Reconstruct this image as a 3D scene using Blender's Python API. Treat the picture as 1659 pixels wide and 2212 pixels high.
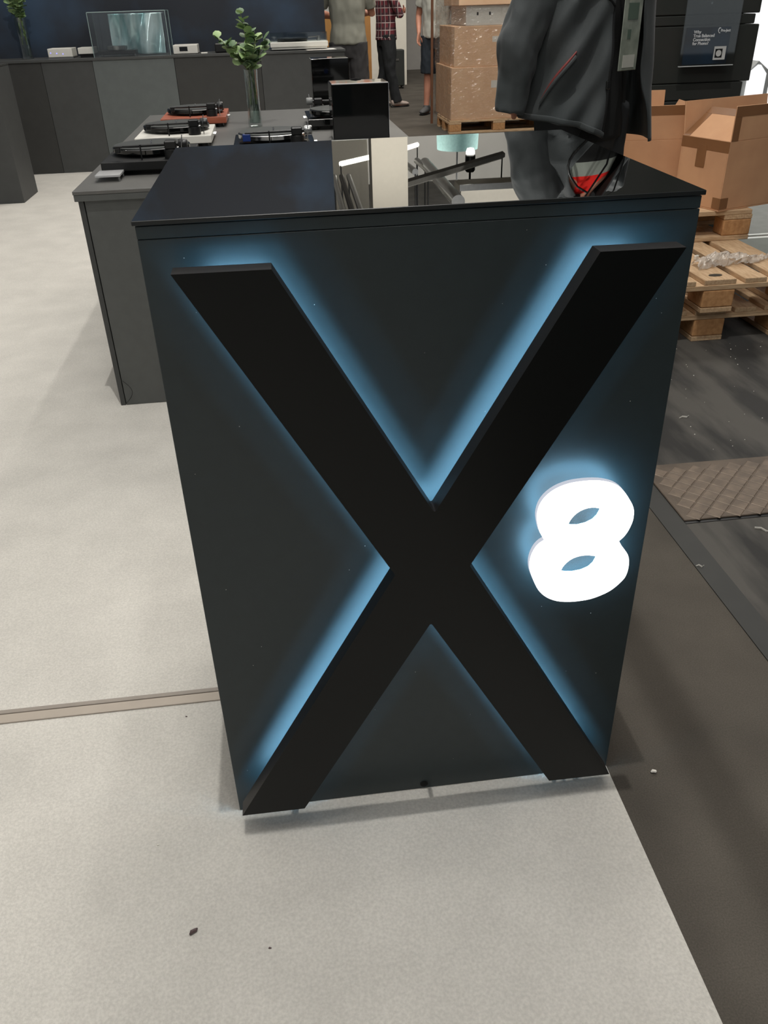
import bpy, bmesh, math, random
from mathutils import Vector, Matrix, noise
random.seed(7)
SC = bpy.context.scene
COL = SC.collection
for o in list(bpy.data.objects): bpy.data.objects.remove(o)

# ------------------------------------------------------------------ camera
cam_d = bpy.data.cameras.new('camera'); cam = bpy.data.objects.new('camera', cam_d); COL.objects.link(cam)
cam_d.sensor_fit = 'HORIZONTAL'; cam_d.sensor_width = 36.0; cam_d.lens = 36.0 * 1775.47 / 1659
cam_d.clip_end = 200; cam_d.clip_start = .05
cr = Vector((0.99174291, -0.12548409, -0.02645265)); cd = Vector((-0.08852842, -0.52066274, -0.84916019)); cf = Vector((0.09278319, 0.84449041, -0.52747248))
cam.matrix_world = Matrix(((cr.x, -cd.x, -cf.x, .179), (cr.y, -cd.y, -cf.y, -1.073), (cr.z, -cd.z, -cf.z, 1.3545), (0, 0, 0, 1)))
SC.camera = cam
# ------------------------------------------------------------------ world, lights, exposure
SC.view_settings.view_transform = 'Standard'; SC.view_settings.look = 'None'
SC.view_settings.gamma = 1; SC.view_settings.use_curve_mapping = False; SC.view_settings.exposure = 0.0
W = bpy.data.worlds.new('hall_ambient'); SC.world = W; W.use_nodes = True
W.node_tree.nodes['Background'].inputs[0].default_value = (.92, .96, 1.0, 1); W.node_tree.nodes['Background'].inputs[1].default_value = .17

def area(name, loc, size, power, color=(1, .97, .93), target=None, sy=None):
    l = bpy.data.lights.new(name, 'AREA'); l.shape = 'RECTANGLE'; l.size = size; l.size_y = sy or size; l.energy = power; l.color = color
    o = bpy.data.objects.new(name, l); o.location = loc; COL.objects.link(o)
    if target: o.rotation_euler = (Vector(target) - Vector(loc)).to_track_quat('-Z', 'Y').to_euler()
    return o
def lamp(name, loc, power, r=.05, color=(1, .972, .935)):
    l = bpy.data.lights.new(name, 'POINT'); l.energy = power; l.shadow_soft_size = r; l.color = color
    o = bpy.data.objects.new(name, l); o.location = loc; COL.objects.link(o); return o
area('hall_light_over_booth', (-2.5, 3.0, 7.2), 7, 150, (1, .985, .95), sy=9)
area('hall_light_rear', (2.0, 8.6, 6.6), 6, 480, (1, .95, .88), sy=5)
area('hall_light_far', (4.5, 11.5, 8.3), 5, 170, sy=3)
area('pillar_fill', (2.4, 14.2, 3.9), .8, 34, (1, .96, .88), target=(2.4, 16.3, .9))  # unseen fill added to brighten the white pillar
area('far_wall_fill', (6.0, 29.0, 8.4), 14, 5200, target=(6, 42, 3), sy=3)  # added fill, aimed at the far wall to lift its tone
area('bulkhead_fill', (5.5, 17.6, 8.4), 5, 290, target=(5.5, 22, 5.5), sy=1.5)  # extra unseen fill put in to light the bulkhead fronts
area('hall_light_behind_camera', (0.5, -6.0, 7.2), 5, 150, sy=4)
for i in range(8): lamp('booth_spot', (.60, -1.10 + i * .783, 3.72), 22)
lamp('high_bay_lamp', (.24, -.012, 8.0), 720, .03, (1, .985, .95))
for i in range(4): lamp('booth_spot_left', (-2.6, -1.0 + i * 1.9, 4.2), 7)

# ------------------------------------------------------------------ materials
def lin(c):
    return tuple((x / 255 / 12.92) if x / 255 <= .04045 else ((x / 255 + .055) / 1.055) ** 2.4 for x in c) + (1,)
MATS = {}
def mat(name, c, rough=.6, metal=0, var=.08, vscale=12, bump=0, bscale=200, spec=.5, c2=None, coat=0, trans=0, ior=1.5, alpha=1, emit=None, estr=1, stretch=None, detail=4, ramp=(.35, .65), sheen=0):
    if name in MATS: return MATS[name]
    m = bpy.data.materials.new(name); m.use_nodes = True; nt = m.node_tree; b = nt.nodes['Principled BSDF']; MATS[name] = m
    a = c if len(c) == 4 else lin(c)
    tc = nt.nodes.new('ShaderNodeTexCoord'); mp = nt.nodes.new('ShaderNodeMapping'); nt.links.new(tc.outputs['Object'], mp.inputs[0])
    if stretch: mp.inputs['Scale'].default_value = stretch
    n = nt.nodes.new('ShaderNodeTexNoise'); n.inputs['Scale'].default_value = vscale; n.inputs['Detail'].default_value = detail; nt.links.new(mp.outputs[0], n.inputs[0])
    r = nt.nodes.new('ShaderNodeValToRGB'); nt.links.new(n.outputs[0], r.inputs[0])
    b2 = (lin(c2) if c2 and len(c2) == 3 else c2) or tuple(min(1, x * (1 + var)) for x in a[:3]) + (1,)
    b1 = a if c2 else tuple(x * (1 - var) for x in a[:3]) + (1,)
    r.color_ramp.elements[0].color = b1; r.color_ramp.elements[1].color = b2; r.color_ramp.elements[0].position = ramp[0]; r.color_ramp.elements[1].position = ramp[1]
    nt.links.new(r.outputs[0], b.inputs['Base Color'])
    b.inputs['Roughness'].default_value = rough; b.inputs['Metallic'].default_value = metal; b.inputs['Specular IOR Level'].default_value = spec
    b.inputs['IOR'].default_value = ior; b.inputs['Coat Weight'].default_value = coat; b.inputs['Coat Roughness'].default_value = .03
    b.inputs['Transmission Weight'].default_value = trans; b.inputs['Alpha'].default_value = alpha
    if sheen: b.inputs['Sheen Weight'].default_value = sheen
    if emit: b.inputs['Emission Color'].default_value = emit if len(emit) == 4 else lin(emit); b.inputs['Emission Strength'].default_value = estr
    if bump:
        n2 = nt.nodes.new('ShaderNodeTexNoise'); n2.inputs['Scale'].default_value = bscale; n2.inputs['Detail'].default_value = 3; nt.links.new(mp.outputs[0], n2.inputs[0])
        bp = nt.nodes.new('ShaderNodeBump'); bp.inputs['Strength'].default_value = bump; bp.inputs['Distance'].default_value = .002
        nt.links.new(n2.outputs[0], bp.inputs['Height']); nt.links.new(bp.outputs[0], b.inputs['Normal'])
    return m
def glass_mat(name, tint=(1, 1, 1, 1), fac=.12, rough=.02, bump=0, bscale=30, stretch=None, edge=.6):
    if name in MATS: return MATS[name]
    m = bpy.data.materials.new(name); m.use_nodes = True; nt = m.node_tree; MATS[name] = m
    for n in list(nt.nodes): nt.nodes.remove(n)
    out = nt.nodes.new('ShaderNodeOutputMaterial'); mix = nt.nodes.new('ShaderNodeMixShader'); t = nt.nodes.new('ShaderNodeBsdfTransparent'); g = nt.nodes.new('ShaderNodeBsdfGlossy')
    t.inputs[0].default_value = tint; g.inputs['Roughness'].default_value = rough
    lw = nt.nodes.new('ShaderNodeLayerWeight'); lw.inputs[0].default_value = .35
    mr = nt.nodes.new('ShaderNodeMapRange'); mr.inputs['To Min'].default_value = fac; mr.inputs['To Max'].default_value = edge
    nt.links.new(lw.outputs['Facing'], mr.inputs[0]); nt.links.new(mr.outputs[0], mix.inputs[0]); nt.links.new(t.outputs[0], mix.inputs[1]); nt.links.new(g.outputs[0], mix.inputs[2]); nt.links.new(mix.outputs[0], out.inputs[0])
    if bump:
        tc = nt.nodes.new('ShaderNodeTexCoord'); mp = nt.nodes.new('ShaderNodeMapping'); nt.links.new(tc.outputs['Object'], mp.inputs[0])
        if stretch: mp.inputs['Scale'].default_value = stretch
        n2 = nt.nodes.new('ShaderNodeTexNoise'); n2.inputs['Scale'].default_value = bscale; nt.links.new(mp.outputs[0], n2.inputs[0])
        bp = nt.nodes.new('ShaderNodeBump'); bp.inputs['Strength'].default_value = bump; bp.inputs['Distance'].default_value = .02
        nt.links.new(n2.outputs[0], bp.inputs['Height']); nt.links.new(bp.outputs[0], g.inputs['Normal']); nt.links.new(bp.outputs[0], lw.inputs['Normal'])
    return m
def emis(name, c, s): return mat(name, (0, 0, 0, 1), emit=c, estr=s, var=0)

# ------------------------------------------------------------------ mesh helpers
class MB:
    def __init__(s): s.v = []; s.f = []
    def add(s, vs, fs, M=None):
        b = len(s.v); s.v += [tuple(M @ Vector(p)) if M else tuple(p) for p in vs]; s.f += [tuple(i + b for i in f) for f in fs]; return s
    def box(s, x0, x1, y0, y1, z0, z1, M=None):
        v = [(x, y, z) for z in (z0, z1) for y in (y0, y1) for x in (x0, x1)]
        return s.add(v, [(0, 2, 3, 1), (4, 5, 7, 6), (0, 1, 5, 4), (1, 3, 7, 5), (3, 2, 6, 7), (2, 0, 4, 6)], M)
    def prism(s, poly, h, M=None):
        # poly in local xy counter-clockwise, extruded along local z 0..h
        n = len(poly); v = [(p[0], p[1], 0) for p in poly] + [(p[0], p[1], h) for p in poly]
        return s.add(v, [tuple(range(n - 1, -1, -1)), tuple(range(n, 2 * n))] + [(i, (i + 1) % n, n + (i + 1) % n, n + i) for i in range(n)], M)
    def lathe(s, prof, n=24, M=None, caps=True):
        v = []; f = []
        for r, z in prof:
            for k in range(n): a = 2 * math.pi * k / n; v.append((r * math.cos(a), r * math.sin(a), z))
        for j in range(len(prof) - 1):
            for k in range(n): f.append((j * n + k, j * n + (k + 1) % n, (j + 1) * n + (k + 1) % n, (j + 1) * n + k))
        if caps: f.append(tuple(range(n - 1, -1, -1))); f.append(tuple(range((len(prof) - 1) * n, len(prof) * n)))
        return s.add(v, f, M)
    def loft(s, pts, rad, n=14, ref=(0, 1, 0), M=None, caps=True):
        pts = [Vector(p) for p in pts]; v = []; f = []; m = len(pts)
        for i, p in enumerate(pts):
            t = (pts[min(i + 1, m - 1)] - pts[max(i - 1, 0)]).normalized(); rf = Vector(ref)
            if abs(t.dot(rf)) > .93: rf = Vector((0, 0, 1)) if abs(t.z) < .9 else Vector((1, 0, 0))
            u = rf.cross(t).normalized(); w = t.cross(u)
            r = rad[i]; rx, ry = r if isinstance(r, (tuple, list)) else (r, r)
            for k in range(n):
                a = 2 * math.pi * k / n; v.append(p + u * (rx * math.cos(a)) + w * (ry * math.sin(a)))
        for j in range(m - 1):
            for k in range(n): f.append((j * n + k, j * n + (k + 1) % n, (j + 1) * n + (k + 1) % n, (j + 1) * n + k))
        if caps: f.append(tuple(range(n - 1, -1, -1))); f.append(tuple(range((m - 1) * n, m * n)))
        return s.add(v, f, M)
    def tube(s, p0, p1, r, n=10, M=None): return s.loft([p0, p1], [r, r], n, M=M)
    def mesh(s, name):
        me = bpy.data.meshes.new(name); me.from_pydata(s.v, [], s.f); me.update(); return me
    def build(s, name, m, parent=None, bevel=0, seg=1, smooth=False, subd=0, loc=None, rz=0):
        me = s.mesh(name)
        if bevel:
            bm = bmesh.new(); bm.from_mesh(me); bmesh.ops.recalc_face_normals(bm, faces=bm.faces)
            es = [e for e in bm.edges if len(e.link_faces) == 2 and e.calc_face_angle(0) > .5]
            bmesh.ops.bevel(bm, geom=es, offset=bevel, segments=seg, profile=.5, affect='EDGES', clamp_overlap=True); bm.to_mesh(me); bm.free()
        else:
            bm = bmesh.new(); bm.from_mesh(me); bmesh.ops.recalc_face_normals(bm, faces=bm.faces); bm.to_mesh(me); bm.free()
        return link(me, name, m, parent, smooth, subd, loc, rz)
def link(me, name, m, parent=None, smooth=False, subd=0, loc=None, rz=0):
    me.materials.append(m)
    if smooth:
        me.shade_smooth()
        try: me.set_sharp_from_angle(angle=math.radians(40))
        except Exception: pass
    o = bpy.data.objects.new(name, me); COL.objects.link(o)
    if parent: o.parent = parent
    if loc: o.location = loc
    if rz: o.rotation_euler.z = rz
    if subd: md = o.modifiers.new('subd', 'SUBSURF'); md.levels = subd; md.render_levels = subd
    return o
def remesh(mb, vox, smooth=2, wr=None):
    me = mb.mesh('tmp')
    bm = bmesh.new(); bm.from_mesh(me); bmesh.ops.recalc_face_normals(bm, faces=bm.faces); bm.to_mesh(me); bm.free()
    o = bpy.data.objects.new('tmp', me); COL.objects.link(o)
    md = o.modifiers.new('r', 'REMESH'); md.mode = 'VOXEL'; md.voxel_size = vox; md.use_smooth_shade = True
    sm = o.modifiers.new('s', 'SMOOTH'); sm.factor = .5; sm.iterations = smooth
    dg = bpy.context.evaluated_depsgraph_get(); out = bpy.data.meshes.new_from_object(o.evaluated_get(dg))
    bpy.data.objects.remove(o); bpy.data.meshes.remove(me)
    if wr:
        amp, fr = wr; out.update()
        ns = [v.normal.copy() for v in out.vertices]
        for v, nn in zip(out.vertices, ns):
            p = v.co; d = noise.noise(Vector((p.x * fr, p.y * fr, p.z * fr * .55 + p.x * fr * .3))) + .5 * noise.noise(Vector((p.x * fr * 2.1, p.y * fr * 2.1, p.z * fr * 1.1 + 7)))
            v.co = p + nn * (amp * d)
    out.materials.clear(); return out
def thing(name, label, cat, loc=(0, 0, 0), rz=0, group=None):
    o = bpy.data.objects.new(name, None); o.empty_display_size = .05; COL.objects.link(o); o.location = loc; o.rotation_euler.z = rz
    return tag(o, label, cat, group)
def tag(o, label, cat, group=None):
    o['label'] = label; o['category'] = cat
    if group: o['group'] = group
    return o
def struct(o, label=None):
    o['kind'] = 'structure'
    if label: o['label'] = label
    return o
def copy_tree(o, loc=None, rz=None, label=None, parent=None):
    c = o.copy(); COL.objects.link(c); c.parent = parent
    if loc: c.location = loc
    if rz is not None: c.rotation_euler.z = rz
    if label: c['label'] = label
    for ch in o.children: copy_tree(ch, parent=c)
    return c
def XZ(y):  # local xy of a prism -> world xz, extruded along +y from y
    return Matrix(((1, 0, 0, 0), (0, 0, 1, y), (0, 1, 0, 0), (0, 0, 0, 1)))
def text(s, size, m, parent, loc, name='lettering', depth=.0004, rz=0, bold=0, align='LEFT', sx=1):
    c = bpy.data.curves.new(name, 'FONT'); c.body = s; c.size = size; c.extrude = depth; c.offset = bold; c.align_x = align; c.resolution_u = 3
    o = bpy.data.objects.new('t', c); COL.objects.link(o); dg = bpy.context.evaluated_depsgraph_get()
    me = bpy.data.meshes.new_from_object(o.evaluated_get(dg)); bpy.data.objects.remove(o)
    me.transform(Matrix(((sx, 0, 0, 0), (0, 0, -1, 0), (0, 1, 0, 0), (0, 0, 0, 1)))); me.materials.clear()
    return link(me, name, m, parent, loc=loc, rz=rz)

# ------------------------------------------------------------------ material palette
M_carpet = mat('pale_carpet', (206, 202, 194), .95, var=.05, vscale=5, bump=.6, bscale=420, spec=.15)
def carpet_fine(m, c_lo, c_hi, sc=260):
    nt = m.node_tree; b = nt.nodes['Principled BSDF']; r = b.inputs['Base Color'].links[0].from_node
    n = nt.nodes.new('ShaderNodeTexNoise'); n.inputs['Scale'].default_value = sc; n.inputs['Detail'].default_value = 2
    tc = [x for x in nt.nodes if x.type == 'TEX_COORD'][0]; nt.links.new(tc.outputs['Object'], n.inputs[0])
    rr = nt.nodes.new('ShaderNodeMapRange'); rr.inputs['From Min'].default_value = .3; rr.inputs['From Max'].default_value = .7; rr.inputs['To Min'].default_value = c_lo; rr.inputs['To Max'].default_value = c_hi
    nt.links.new(n.outputs[0], rr.inputs[0]); mx = nt.nodes.new('ShaderNodeMix'); mx.data_type = 'RGBA'; mx.blend_type = 'MULTIPLY'; mx.inputs[0].default_value = 1
    nt.links.new(r.outputs[0], mx.inputs[6]); nt.links.new(rr.outputs[0], mx.inputs[7]); nt.links.new(mx.outputs[2], b.inputs['Base Color'])
carpet_fine(M_carpet, .91, 1.08, 190)
M_hall = mat('dark_hall_carpet', (84, 79, 72), .95, var=.16, vscale=3, bump=.5, bscale=300, spec=.2); carpet_fine(M_hall, .85, 1.15, 320)
M_asph = mat('dirty_asphalt', (43, 42, 40), .8, c2=(80, 77, 72), vscale=4, stretch=(2.0, .42, 1), bump=.5, bscale=260, detail=7, ramp=(.40, .57))
M_trim = mat('brushed_aluminium_trim', (176, 165, 152), .5, .15, var=.05, bump=.1, bscale=90)
M_trim2 = mat('trim_groove', (150, 141, 131), .5, .1, var=.05)
M_panel = mat('anthracite_panel', (41, 51, 53), .42, var=.05, vscale=40, bump=.05, bscale=600)
M_x = mat('black_letter', (8, 11, 11), .36, var=.05, vscale=30, spec=.25)
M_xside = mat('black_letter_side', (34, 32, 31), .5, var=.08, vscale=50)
M_top = mat('black_mirror_glass', (198, 199, 198), .008, 1, var=.015, vscale=3)
M_edge = mat('slab_edge', (30, 33, 33), .3, var=.05)
M_plinth = mat('recessed_base', (18, 20, 20), .6)
M_led = emis('led_cool_blue', (150, 215, 255), 21)
M_led8 = emis('led_cool_blue_numeral', (150, 215, 255), 12)
M_eight = emis('lit_white_acrylic', (255, 255, 255), 2.6)
M_eside = emis('lit_acrylic_side', (215, 220, 232), .85)
M_tab = mat('grey_laminate', (86, 88, 86), .5, var=.05, vscale=25, bump=.05, bscale=500)
M_tabtop = mat('grey_laminate_top', (98, 97, 94), .38, var=.04, vscale=25)
M_dark = mat('dark_laminate', (66, 67, 66), .55, var=.06, vscale=14)
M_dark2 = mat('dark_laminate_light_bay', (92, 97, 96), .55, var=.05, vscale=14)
M_dark3 = mat('dark_laminate_deep', (52, 52, 50), .55, var=.06, vscale=14)
M_gloss = mat('piano_black', (8, 9, 9), .06, spec=.6, var=.0, coat=.6)
M_blk = mat('satin_black', (16, 17, 17), .4, var=.1)
M_blkp = mat('black_plastic', (24, 24, 24), .35, var=.1)
M_chrome = mat('chrome', (215, 215, 215), .12, 1, var=.03)
M_alu = mat('satin_aluminium', (165, 166, 165), .3, 1, var=.05)
M_white = mat('white_lacquer', (226, 223, 214), .35, var=.02)
M_red = mat('cherry_veneer', (150, 78, 56), .4, c2=(172, 96, 70), vscale=8, stretch=(1, 8, 8))
M_blue = mat('blue_plastic', (24, 52, 120), .3, var=.1)
M_wood = mat('pallet_wood', (182, 148, 112), .8, c2=(206, 176, 140), vscale=7, stretch=(2, 14, 14), bump=.3, bscale=60, detail=6)
M_woodb = mat('pallet_wood_along', (182, 148, 112), .8, c2=(206, 176, 140), vscale=7, stretch=(14, 2, 14), bump=.3, bscale=60, detail=6)
M_block = mat('pallet_chipboard_block', (176, 128, 82), .9, c2=(198, 150, 102), vscale=45, bump=.5, bscale=120)
M_knot = mat('dark_knot', (48, 44, 32), .7)
M_card = mat('cardboard', (200, 154, 118), .85, c2=(210, 164, 126), vscale=6, bump=.1, bscale=160, spec=.2)
M_cardp = mat('pale_cardboard', (232, 190, 154), .8, c2=(240, 202, 166), vscale=6, spec=.25)
M_cardin = mat('cardboard_inside', (186, 152, 118), .85, var=.04, vscale=6, spec=.2)
M_tape = mat('brown_packing_tape', (134, 94, 62), .35, var=.05)
M_cardw = mat('white_cardboard', (232, 228, 220), .7, var=.03)
M_skin = mat('skin', (186, 128, 104), .55, c2=(200, 142, 118), vscale=9)
M_hair = mat('brown_hair', (58, 42, 32), .6, var=.3, vscale=60, stretch=(1, 1, .2))
M_jack = mat('charcoal_jacket', (52, 58, 59), .78, c2=(61, 65, 66), vscale=5, bump=.25, bscale=350, sheen=.1)
M_blacksh = mat('black_cotton', (17, 18, 17), .9, var=.15)
M_trou = mat('dark_trousers', (42, 44, 46), .85, var=.15, vscale=10)
M_redcl = mat('red_cloth', (235, 32, 20), .6, var=.08)
M_zip = mat('red_zip_lining', (132, 58, 55), .6)

# ------------------------------------------------------------------ floor and shell
mb = MB(); mb.box(-30, 40, -14, 45, -.05, 0); struct(mb.build('floor', M_hall), 'dark brown-grey hall carpet')
def sheet(name, poly, h, m, z=0): return MB().prism(poly, h).build(name, m, loc=(0, 0, z))
c1 = sheet('carpet', [(-9, -9), (.744, -9), (.744, 2.2), (.744, 6.4), (1.12, 6.4), (1.12, 7.2), (1.12, 8.40), (-9, 8.40)], .004, M_carpet)
tag(c1, 'pale grey booth carpet under the counter and the long table', 'carpet')
c2 = sheet('carpet', [(1.30, -9), (9, -9), (9, 3.19), (2.94, 3.19), (2.94, 4.9), (1.30, 4.9)], .0025, M_asph)
tag(c2, 'dirty dark floor covering with tyre streaks under the pallets', 'carpet')
c3 = sheet('tape_strip', [(1.232, -9), (1.30, -9), (1.30, 4.9), (1.232, 4.9)], .003, mat('dark_tape', (48, 48, 45), .6))
tag(c3, 'dark grey floor tape along the edge of the dirty floor covering', 'tape')
t = MB().box(-9, .0, .340, .3675, .004, .0075).build('trim_1', M_trim, bevel=.001); struct(t, 'beige floor profile strip crossing the pale carpet')
struct(MB().box(-9, .0, .3675, .380, .004, .0095).build('ridge', M_trim2, t, bevel=.001)); 
# carpet crumbs (specks) : each its own small thing
crumb_m = mat('dark_crumb', (92, 74, 74), .5, var=.4, vscale=90)
crumb_w = mat('pale_crumb', (226, 222, 212), .5)
def crumb(x, y, r, m, label, z=.004, st=1, rz=0):
    b = MB(); b.loft([(-r * st, 0, r * .4), (-r * .4 * st, r * .2, r * .7), (r * .5 * st, -r * .1, r * .6), (r * st, r * .1, r * .3)], [r * .3, r * .6, r * .55, r * .2], 7)
    return tag(b.build('crumb', m, loc=(x, y, z), rz=rz), label, 'debris')

# duct cover plate with raised lozenges
dp = thing('duct_cover', 'worn metal floor duct cover with a lozenge tread pattern', 'floor plate', (0, 0, 0))
MB().prism([(1.300, .884), (3.4, .884), (3.4, 1.205), (1.300, 1.226)], .006, Matrix.Translation((0, 0, .0026))).build('plate', mat('worn_steel', (98, 86, 74), .55, .35, var=.2, vscale=14, bump=.4, bscale=120), dp, bevel=.002)
lz = MB(); px, py = .064, .033
for i in range(24):
    for j in range(10):
        cx = 1.345 + i * px + (j % 2) * px / 2; cy = .908 + j * py
        if cy > 1.18: continue
        a, b_ = px * .47, py * .93
        lz.add([(cx - a, cy, .0086), (cx, cy - b_, .0086), (cx + a, cy, .0086), (cx, cy + b_, .0086), (cx - a * .9, cy, .0098), (cx, cy - b_ * .9, .0098), (cx + a * .9, cy, .0098), (cx, cy + b_ * .9, .0098)],
               [(4, 5, 6, 7), (0, 1, 5, 4), (1, 2, 6, 5), (2, 3, 7, 6), (3, 0, 4, 7)])
o = lz.build('tread_lozenge', mat('worn_steel_tread', (112, 98, 84), .5, .35, var=.2, vscale=30), dp); o['kind'] = 'stuff'
MB().box(1.300, 3.4, .872, .884, .0026, .0042).build('gap', M_blk, dp)

# walls
def wallbox(name, x0, x1, y0, y1, z0, z1, m, label): return struct(MB().box(x0, x1, y0, y1, z0, z1).build(name, m), label)
M_navy = mat('navy_print', (27, 33, 43), .6, c2=(48, 70, 94), vscale=1.6, detail=8, ramp=(.42, .78))
M_wallw = mat('white_paint', (226, 220, 206), .8, var=.015)
M_wallg = mat('hall_wall_grey', (150, 148, 142), .85, var=.05, vscale=.6)
wallbox('wall_back', -9, .785, 8.42, 8.56, 0, 5.2, M_navy, 'dark navy printed booth wall with cloudy blue specks')
wallbox('wall_pillar', 2.06, 2.78, 16.3, 16.8, 0, 8, M_wallw, 'white hall pillar wall behind the man in the plaid shirt')
wallbox('wall_far', -30, 40, 42, 42.3, 0, 9, M_wallg, 'grey far wall of the hall')
wallbox('wall_right', 2.9, 6.2, 20.2, 20.4, 0, 3.4, mat('grey_partition', (166, 162, 156), .85, var=.02), 'light grey partition beyond the pillar')
wallbox('ceiling', -30, 40, -14, 42.3, 8.6, 8.8, mat('hall_ceiling', (96, 94, 90), .9, var=.2, vscale=.8), 'dark hall ceiling')

# ------------------------------------------------------------------ the lit counter
CW, CD, G, CT = .729, .61, .035, 1.135
ct = thing('display_counter', 'black box counter with a large backlit letter X and a glowing white figure 8', 'counter', (-.0047, .028, -.0359))
ct.scale = (1.0265, 1.0265, 1.0265)
MB().box(0, CW, 0, CD, G + .0042, 1.111).build('body', M_panel, ct, bevel=.0008)
MB().box(0, CW, .0005, CD, 1.1118, 1.1275).build('top_rail', M_panel, ct, bevel=.0006)
sl = MB().box(-.003, CW + .003, -.004, CD + .003, 1.129, CT).build('top_slab', M_top, ct, bevel=.0007)
sl.data.materials.append(M_edge)
for p in sl.data.polygons:
    if p.normal.z < .97: p.material_index = 1
MB().loft([(.359, -.0012, .052), (.359, .002, .052)], [.0075, .0075], 16).build('cable_hole', mat('hole_black', (3, 3, 3), .9), ct)
def inter(p, q, r, s):
    x1, y1 = p; x2, y2 = q; x3, y3 = r; x4, y4 = s; d = (x1 - x2) * (y3 - y4) - (y1 - y2) * (x3 - x4)
    a = x1 * y2 - y1 * x2; b = x3 * y4 - y3 * x4
    return ((a * (x3 - x4) - (x1 - x2) * b) / d, (a * (y3 - y4) - (y1 - y2) * b) / d)
ZT, ZB = 1.080, .088
TLl, TLr, TRl, TRr = (.041, ZT + .002), (.162, ZT + .001), (.577, ZT - .002), (.691, ZT - .003)
BLl, BLr, BRl, BRr = (.012, ZB + .004), (.126, ZB + .003), (.591, ZB - .003), (.710, ZB - .005)
def round_in(c, a, b, r=.006, n=5):
    c = Vector(c); u = (Vector(a) - c).normalized() * r; w = (Vector(b) - c).normalized() * r; out = []
    for k in range(n):
        t_ = k / (n - 1); out.append(tuple((c + u) * (1 - t_) ** 2 + c * 2 * t_ * (1 - t_) + (c + w) * t_ ** 2))
    return out
V_t = inter(TLr, BRr, TRl, BLl); V_b = inter(TLl, BRl, TRr, BLr); W_l = inter(TLl, BRl, TRl, BLl); W_r = inter(TLr, BRr, TRr, BLr)
def xpoly(rr=.006):
    return [BLl, BLr] + round_in(V_b, BLr, BRl, rr) + [BRl, BRr] + round_in(W_r, BRr, TRr, .002, 3) + [TRr, TRl] + round_in(V_t, TRl, TLr, rr) + [TLr, TLl] + round_in(W_l, TLl, BLl, .002, 3)
TB, TF = .025, .056
xp = xpoly()
def offset(poly, d):
    n = len(poly); out = []
    for i in range(n):
        p0, p1, p2 = Vector(poly[i - 1]), Vector(poly[i]), Vector(poly[(i + 1) % n])
        a = (p1 - p0).normalized(); b = (p2 - p1).normalized(); na = Vector((-a.y, a.x)); nb = Vector((-b.y, b.x))
        m_ = (na + nb); m_ = m_ / max(.35, m_.length_squared / 2) if m_.length > 1e-6 else na
        out.append(tuple(p1 + m_ * d))
    return out
def ledloop(poly, d0, d1, y0, y1):
    a = offset(poly, d0); b = offset(poly, d1); n = len(a)
    v = [(p[0], y0, p[1]) for p in a] + [(p[0], y0, p[1]) for p in b] + [(p[0], y1, p[1]) for p in a] + [(p[0], y1, p[1]) for p in b]
    f = []
    for i in range(n):
        j = (i + 1) % n
        f += [(i, j, n + j, n + i), (2 * n + i, 3 * n + i, 3 * n + j, 2 * n + j), (i, 2 * n + i, 2 * n + j, j), (n + i, n + j, 3 * n + j, 3 * n + i)]
    return MB().add(v, f)
xm = MB().prism(xp, .005, XZ(-TF)); rg = ledloop(xp, 0, .002, -TF + .005, -TB); xm.add(rg.v, rg.f)
xo = xm.build('letter_x', M_x, ct)
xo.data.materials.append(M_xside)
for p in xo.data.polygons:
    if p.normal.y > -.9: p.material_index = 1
a_ = offset(xpoly(.003), .020); b_ = offset(xpoly(.003), .036); n_ = len(a_); lb = MB()
for i in range(n_):
    p, q, p2, q2 = [Vector(w_) for w_ in (a_[i], a_[(i + 1) % n_], b_[i], b_[(i + 1) % n_])]
    if abs(p.y - q.y) < .03 and p.y < .14 and (p - q).length > .05: continue      # no light along the feet
    v = [(p.x, -.0495, p.y), (q.x, -.0495, q.y), (q2.x, -.0495, q2.y), (p2.x, -.0495, p2.y)]; v += [(x, -.0505, z) for x, y, z in v]
    lb.add(v, [(0, 1, 2, 3), (7, 6, 5, 4), (0, 4, 5, 1), (1, 5, 6, 2), (2, 6, 7, 3), (3, 7, 4, 0)])
lb.build('led_strip', M_led, xo)
for (x, z) in ((.12, 1.0), (.61, 1.0), (.36, .60), (.11, .15), (.61, .15)):
    MB().loft([(x, -.051, z), (x, 0, z)], [.004, .004], 8).build('spacer', M_blk, xo)
O8 = [(0.5436, 0.6308), (0.5351, 0.6468), (0.5303, 0.664), (0.5284, 0.677), (0.5295, 0.6895), (0.5327, 0.7), (0.5389, 0.71), (0.5483, 0.7188), (0.5602, 0.7255), (0.5754, 0.7301), (0.5908, 0.7317), (0.6064, 0.7318), (0.6222, 0.7302), (0.6352, 0.7268), (0.6468, 0.7218), (0.6573, 0.7141), (0.6658, 0.7043), (0.6728, 0.6938), (0.6791, 0.6832), (0.6828, 0.6736), (0.6841, 0.6643), (0.684, 0.6532), (0.6815, 0.6422), (0.6779, 0.6322), (0.6725, 0.6232), (0.6663, 0.6167), (0.6723, 0.6059), (0.6794, 0.5964), (0.6847, 0.588), (0.6879, 0.5777), (0.6891, 0.5656), (0.6885, 0.5536), (0.6857, 0.5428), (0.68, 0.5343), (0.6717, 0.525), (0.6616, 0.5169), (0.6478, 0.5102), (0.6312, 0.505), (0.6142, 0.5033), (0.5971, 0.5035), (0.5798, 0.5063), (0.5675, 0.5108), (0.5568, 0.5173), (0.5477, 0.5257), (0.5402, 0.5358), (0.5343, 0.5477), (0.5292, 0.5604), (0.525, 0.5728), (0.5231, 0.5849), (0.5234, 0.5966), (0.5259, 0.6079), (0.5307, 0.6189), (0.5374, 0.6267)]
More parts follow.
